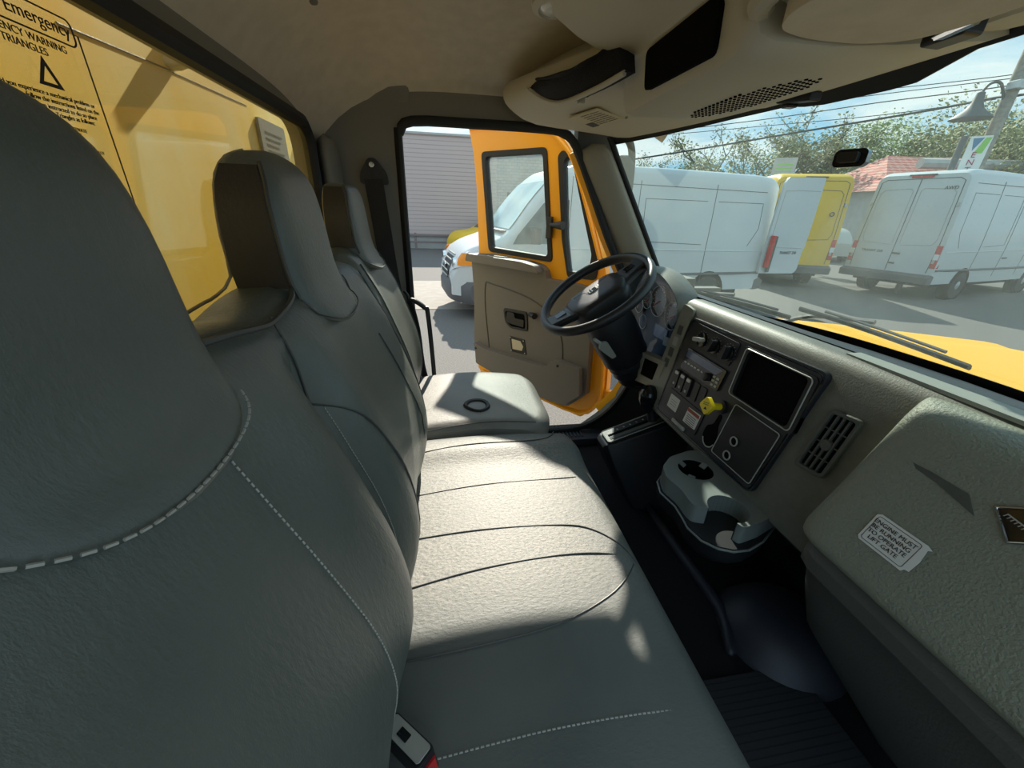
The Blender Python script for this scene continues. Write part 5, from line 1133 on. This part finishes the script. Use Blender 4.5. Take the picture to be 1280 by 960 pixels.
mk('downpipe', tube([V3(6.55, 24.9, G), V3(6.55, 24.9, G + 6.6)], .05, 8), 'wall', bbd)

# red roofed building
ra, rb = RD(1118, 208, 27), RD(1290, 212, 31); rax = (rb - ra); rax.z = 0; rL = rax.length + 14
rf = frame(V3(ra.x, ra.y, 0), rax, (0, 0, 1)); rn = rf[3] if rf[3].dot(rf[0]) > 0 else -rf[3]
rbd = thing('tiled_roof_building', 'low building with a red tiled roof behind the right white van', 'building', V3(ra.x, ra.y, G))
def rp(u, d, z): return rf[0] + rf[1] * u + rn * d + V3(0, 0, z)
mk('walls', ([rp(u, d, z) for z in (G, 1.45) for u, d in ((.4, .5), (rL, .5), (rL, 7), (.4, 7))], [(0, 1, 2, 3), (7, 6, 5, 4), (0, 1, 5, 4), (1, 2, 6, 5), (2, 3, 7, 6), (3, 0, 4, 7)]), 'wall', rbd, smooth=False)
mk('tiled_roof', ([rp(0, 0, 1.40), rp(rL, 0, 1.40), rp(rL, 3.6, 3.25), rp(2.2, 3.6, 3.25), rp(0, 7.4, 1.4), rp(rL, 7.4, 1.4)], [(0, 1, 2, 3), (3, 2, 5, 4), (0, 3, 4), (1, 5, 2), (0, 4, 5, 1)]), 'tiles', rbd, smooth=False)
mk('roof_ridge_duct', tube([rp(2.6, 1.9, 2.75), rp(7.6, 1.9, 2.75)], .24, 8), 'wall', rbd)

# utility pole, lamp, sign banner
pb = RD(1196, 262, 19.5); pb.z = G
pole = thing('utility_pole', 'weathered wooden utility pole rising at the right edge of the windshield', 'pole', pb)
mk('pole_shaft', tube([pb, V3(pb.x, pb.y, 8.5)], lambda t: .17 - .04 * t, 12), 'wood', pole)
pt_ = Vector(ray(1240, 118)); pz = lambda py, px=1235: (lambda r: r[2] / math.hypot(r[0], r[1]) * 19.4)(ray(px, py))
mk('cable_clamp', box(V3(pb.x, pb.y, pz(112)) - V3(.15, .15, 0), (.30, .30, .22)), 'steel', pole, bevel=.03)
lmp = thing('yard_lamp', 'dark bell-shaped lamp hanging from an arm left of the utility pole', 'lamp', RD(1215, 150, 19.0))
lc_ = RD(1215, 143, 19.0)
mk('shade', lathe([(.03, .55), (.09, .52), (.12, .30), (.22, .10), (.45, -.08), (.47, -.12), (.44, -.12)], frame(lc_, (1, 0, 0), (0, 1, 0)), 20), 'grey', lmp)
mk('arm', tube([lc_ + V3(0, 0, .5), lc_ + V3(.1, -.05, .72), lc_.lerp(V3(pb.x, pb.y, lc_.z), .55) + V3(0, 0, .72), V3(pb.x, pb.y, lc_.z + .15)], .035, 8, smooth=4), 'grey', lmp)
sgn_ = thing('banner_sign', 'white vertical banner with purple ENTRANCE letters and a green logo on a short post', 'sign', RD(1203, 262, 15.5) * 1)
s0 = RD(1214, 200, 15.3); s0.z = 0
raxs = V3(s0.y, -s0.x, 0).normalized(); zt_ = (lambda r: r[2] / math.hypot(r[0], r[1]) * 15.3)(ray(1228, 170))
fs = frame(V3(s0.x, s0.y, 0), raxs, (0, 0, 1)); sfac = fs[3] if fs[3].dot(fs[0]) < 0 else -fs[3]
mk('banner', prism(rrect(-.17, zt_ - 2.3, .19, zt_, .02), fs, -.02, .02), 'paper', sgn_, smooth=False)
mk('post', tube([V3(s0.x, s0.y, G) - raxs * .28, V3(s0.x, s0.y, zt_ + .02) - raxs * .28], .07, 10), 'grey', sgn_)
mk('logo', prism([(-.12, zt_ - .04), (.06, zt_ - .04), (-.06, zt_ - .30)], fs, .021, .024) if fs[3] == sfac else prism([(-.12, zt_ - .04), (.06, zt_ - .04), (-.06, zt_ - .30)], fs, -.024, -.021), 'signblue', sgn_, smooth=False)
d_ = (.021, .024) if fs[3] == sfac else (-.024, -.021)
mk('logo', prism([(.08, zt_ - .04), (.18, zt_ - .04), (.12, zt_ - .36), (-.02, zt_ - .36)], fs, *d_), 'signgreen', sgn_, smooth=False)
text('\n'.join('ENTRANCE'), fs[0] + V3(0, 0, zt_ - .94) + raxs * .0 + sfac * .028, raxs if raxs.cross(V3(0, 0, 1)).dot(sfac) > 0 else -raxs, (0, 0, 1),   .17, 'purple', sgn_, ext=.003, spacing=.92)
# small pale sign above the far vans
sg2 = thing('street_sign', 'small pale rectangular sign between the two far vans in front of the bare trees', 'sign', V3(RD(978, 262, 21).x, RD(978, 262, 21).y, G))
w0 = RD(979, 213, 21)
fr2 = frame(w0, V3(w0.y, -w0.x, 0), (0, 0, 1))
mk('sign_board', prism(rrect(-.40, -.45, .40, .45, .03), fr2, -.03, .03), 'wall', sg2, bevel=.01)
mk('sign_post', tube([V3(w0.x, w0.y, G), w0 - V3(0, 0, .3)], .05, 8), 'grey', sg2)
mk('sign_print', join(*[prism(rrect(-.28, .18 - .12 * k, .28, .22 - .12 * k, .005), fr2, -.036, .036) for k in range(3)]), 'signgreen', sg2, smooth=False)
# power lines strung from the pole away to the left
def cab(lbl, pts, r, d0=19.3, d1=24):
    P = [RD(x, y, d0 + (d1 - d0) * i / (len(pts) - 1)) for i, (x, y) in enumerate(pts)]
    o = mk('power_line', tube(P, r, 6, smooth=5), 'cable'); tag(o, lbl, 'cable', 'power lines across the windshield')
cab('thickest overhead cable crossing below the others to the pole', [(1400, 92), (1280, 118), (1245, 122), (1150, 140), (1000, 165), (845, 191), (700, 213)], .035)
cab('thin power line highest in the sky across the windshield', [(1400, 74), (1245, 96), (1100, 112), (960, 124), (800, 142)], .012)
cab('thin power line second from the top across the windshield', [(1400, 82), (1240, 101), (1100, 118), (900, 143), (780, 160)], .012)
cab('thin power line third from the top ending at the clamp', [(1400, 78), (1255, 108), (1100, 128), (950, 150), (780, 170)], .016)
cab('thin power line just above the thickest cable at left', [(1245, 124), (1100, 144), (950, 158), (850, 167), (780, 172)], .012)
o = mk('power_line', tube([V3(-14, 23, 3.6), V3(-2, 24, 3.3), V3(4, 25, 3.45)], .02, 6), 'cable'); tag(o, 'thin cable above the ribbed building in the door opening', 'cable')

# ---------------------------------------------------------------- trees
def tree(name, label, base, h, crown, leafm, nleaf, sparse=False, seed=1, grp='trees behind the vans'):
    rnd = random.Random(seed); t = thing(name, label, 'tree', base, 0, grp); gs = []; tips = []
    def branch(p, d, l, r, lev):
        q = p + d * l; m_ = p.lerp(q, .5) + V3(rnd.uniform(-1, 1), rnd.uniform(-1, 1), 0) * l * .07
        gs.append(tube([p, m_, q], lambda t_: r * (1 - .45 * t_), 5))
        if lev >= (4 if sparse else 3): tips.append((p, q)); return
        if lev >= 2: tips.append((m_, q))
        for k in range(rnd.choice((2, 3, 3)) if lev else 4):
            a = rnd.uniform(0, 2 * math.pi); sp_ = rnd.uniform(.35, .85)
            nd = (d + V3(math.cos(a), math.sin(a), rnd.uniform(-.1, .25)) * sp_).normalized(); branch(q if rnd.random() < .6 else m_, nd, l * rnd.uniform(.6, .82), r * .55, lev + 1)
    branch(V3(0, 0, 0), V3(rnd.uniform(-.06, .06), rnd.uniform(-.06, .06), 1).normalized(), h * (.26 if sparse else .28), h * .018, 0)
    mk('trunk_and_branches', join(*gs), 'bark', t, True)
    V, F = [], []
    def leaf(c, s):
        a = V3(rnd.gauss(0, 1), rnd.gauss(0, 1), rnd.gauss(0, 1)).normalized(); b = a.orthogonal().normalized() * s * .6; a = a * s
        k = len(V); V.extend([c - a, c + b, c + a, c - b]); F.append((k, k + 1, k + 2, k + 3))
    if sparse:
        for i in range(nleaf):
            p, q = rnd.choice(tips); c = p.lerp(q, rnd.random()) + V3(rnd.gauss(0, 1), rnd.gauss(0, 1), rnd.gauss(0, 1)) * h * .02; leaf(c, h * rnd.uniform(.006, .011))
    else:
        blobs = [(V3(rnd.uniform(-1, 1) * crown * .75, rnd.uniform(-1, 1) * crown * .75, h * rnd.uniform(.22, .9)), crown * rnd.uniform(.28, .5)) for _ in range(16)]
        for i in range(nleaf):
            c, r = rnd.choice(blobs); dv = V3(rnd.gauss(0, 1), rnd.gauss(0, 1), rnd.gauss(0, 1)).normalized(); leaf(c + dv * r * rnd.uniform(.6, 1.08), h * rnd.uniform(.008, .015))
    mk('foliage', (V, F), leafm, t, True, smooth=False)
TREES = [('bare tree with thin spreading branches and few leaves behind the first white van', 885, 140, 34, 2.5, 'olive', 1500, True),
 ('tallest bare-branched tree with scattered yellowish leaves above the yellow van', 958, 134, 31, 3, 'olive', 5000, True),
 ('half-bare tree right of the tallest, leaning over the yellow van', 1010, 140, 34, 3, 'olive', 5000, True),
 ('small leafy tree beside the far side mirror', 818, 178, 24, 1.6, 'olive', 3600, True),
 ('low olive bush above the first white van roof', 870, 192, 42, 3.0, 'olive', 6000, False),
 ('low dark green bush left of the street sign', 925, 190, 40, 3.0, 'green', 6000, False),
 ('low dark green bush behind the street sign', 985, 186, 42, 3.2, 'green', 8000, False),
 ('round green tree just left of the windshield sensor', 1040, 178, 38, 3.0, 'bright', 10000, False),
 ('bright green tree between the sensor and the lamp', 1090, 160, 36, 3.2, 'bright', 13000, False),
 ('green tree behind the red roof left of the lamp', 1140, 158, 42, 3.8, 'bright', 14000, False),
 ('tall light-leaved tree behind the lamp and banner', 1192, 122, 37, 3.8, 'olive', 16000, False),
 ('tall leafy tree at the right edge behind the pole', 1262, 96, 36, 4.2, 'olive', 18000, False),
 ('big tree beyond the right edge over the red roof', 1330, 100, 37, 4.6, 'green', 7000, False)]
for k, (lb_, px, py, d, cr, lm, nl, sp_) in enumerate(TREES):
    b = RD(px, 262, d); h = RD(px, py, d).z - G; tree('tree', lb_, V3(b.x, b.y, G), h * (1.35 if sp_ else 1.0), cr, lm, nl, sp_, seed=20 + k)
hdg = thing('hedge', 'low green hedge line far behind the vans', 'hedge', (22, 40, G))
rnd = random.Random(5); V, F = [], []
for i in range(14000):
    a = math.radians(rnd.uniform(22, 68)); d = 44 + rnd.uniform(-1, 1); c = V3(math.sin(a) * d, math.cos(a) * d, G + rnd.uniform(0, 3.4 + .8 * math.sin(a * 37) + .5 * math.sin(a * 91)))
    s = rnd.uniform(.12, .26); aa1 = V3(rnd.gauss(0, 1), rnd.gauss(0, 1), rnd.gauss(0, 1)).normalized(); bb1 = aa1.orthogonal().normalized() * s * .7; aa1 *= s; k = len(V); V.extend([c - aa1, c + bb1, c + aa1, c - bb1]); F.append((k, k + 1, k + 2, k + 3))
mk('foliage', (V, F), 'green', hdg, smooth=False)

# ================================================================== LIGHT
w = bpy.data.worlds.new('sky'); bpy.context.scene.world = w; w.use_nodes = True; nt = w.node_tree; nt.nodes.clear()
o = nt.nodes.new('ShaderNodeOutputWorld'); bg = nt.nodes.new('ShaderNodeBackground'); tc = nt.nodes.new('ShaderNodeTexCoord')
sep = nt.nodes.new('ShaderNodeSeparateXYZ'); nt.links.new(tc.outputs['Generated'], sep.inputs[0])
# flatten direction so clouds stretch toward the horizon
ad = nt.nodes.new('ShaderNodeMath'); ad.operation = 'ADD'; ad.inputs[1].default_value = .12; nt.links.new(sep.outputs['Z'], ad.inputs[0])
mxx = nt.nodes.new('ShaderNodeMath'); mxx.operation = 'MAXIMUM'; mxx.inputs[1].default_value = .05; nt.links.new(ad.outputs[0], mxx.inputs[0])
dx = nt.nodes.new('ShaderNodeMath'); dx.operation = 'DIVIDE'; nt.links.new(sep.outputs['X'], dx.inputs[0]); nt.links.new(mxx.outputs[0], dx.inputs[1])
dy = nt.nodes.new('ShaderNodeMath'); dy.operation = 'DIVIDE'; nt.links.new(sep.outputs['Y'], dy.inputs[0]); nt.links.new(mxx.outputs[0], dy.inputs[1])
cb_ = nt.nodes.new('ShaderNodeCombineXYZ'); nt.links.new(dx.outputs[0], cb_.inputs[0]); nt.links.new(dy.outputs[0], cb_.inputs[1])
n = nt.nodes.new('ShaderNodeTexNoise'); n.inputs['Scale'].default_value = .85; n.inputs['Detail'].default_value = 9; n.inputs['Roughness'].default_value = .58; n.inputs['Distortion'].default_value = .4
nt.links.new(cb_.outputs[0], n.inputs['Vector'])
r = nt.nodes.new('ShaderNodeValToRGB'); r.color_ramp.elements[0].position = .40; r.color_ramp.elements[1].position = .60
r.color_ramp.elements[0].color = (.26, .56, .80, 1); r.color_ramp.elements[1].color = (.82, .88, .90, 1)
nt.links.new(n.outputs['Fac'], r.inputs[0]); nt.links.new(r.outputs[0], bg.inputs[0]); bg.inputs[1].default_value = SKY = 1.0
nt.links.new(bg.outputs[0], o.inputs[0])
sun = bpy.data.lights.new('sun', 'SUN'); sun.energy = 6.5; sun.angle = math.radians(.8); sun.color = (1, .93, .80)
so_ = bpy.data.objects.new('sun', sun); C.objects.link(so_)
so_.rotation_euler = V3(.155, 1.0, .74).to_track_quat('Z', 'Y').to_euler()
vs_ = bpy.context.scene.view_settings; vs_.view_transform = 'Standard'; vs_.look = 'None'; vs_.gamma = 1; vs_.exposure = .45; vs_.use_curve_mapping = False
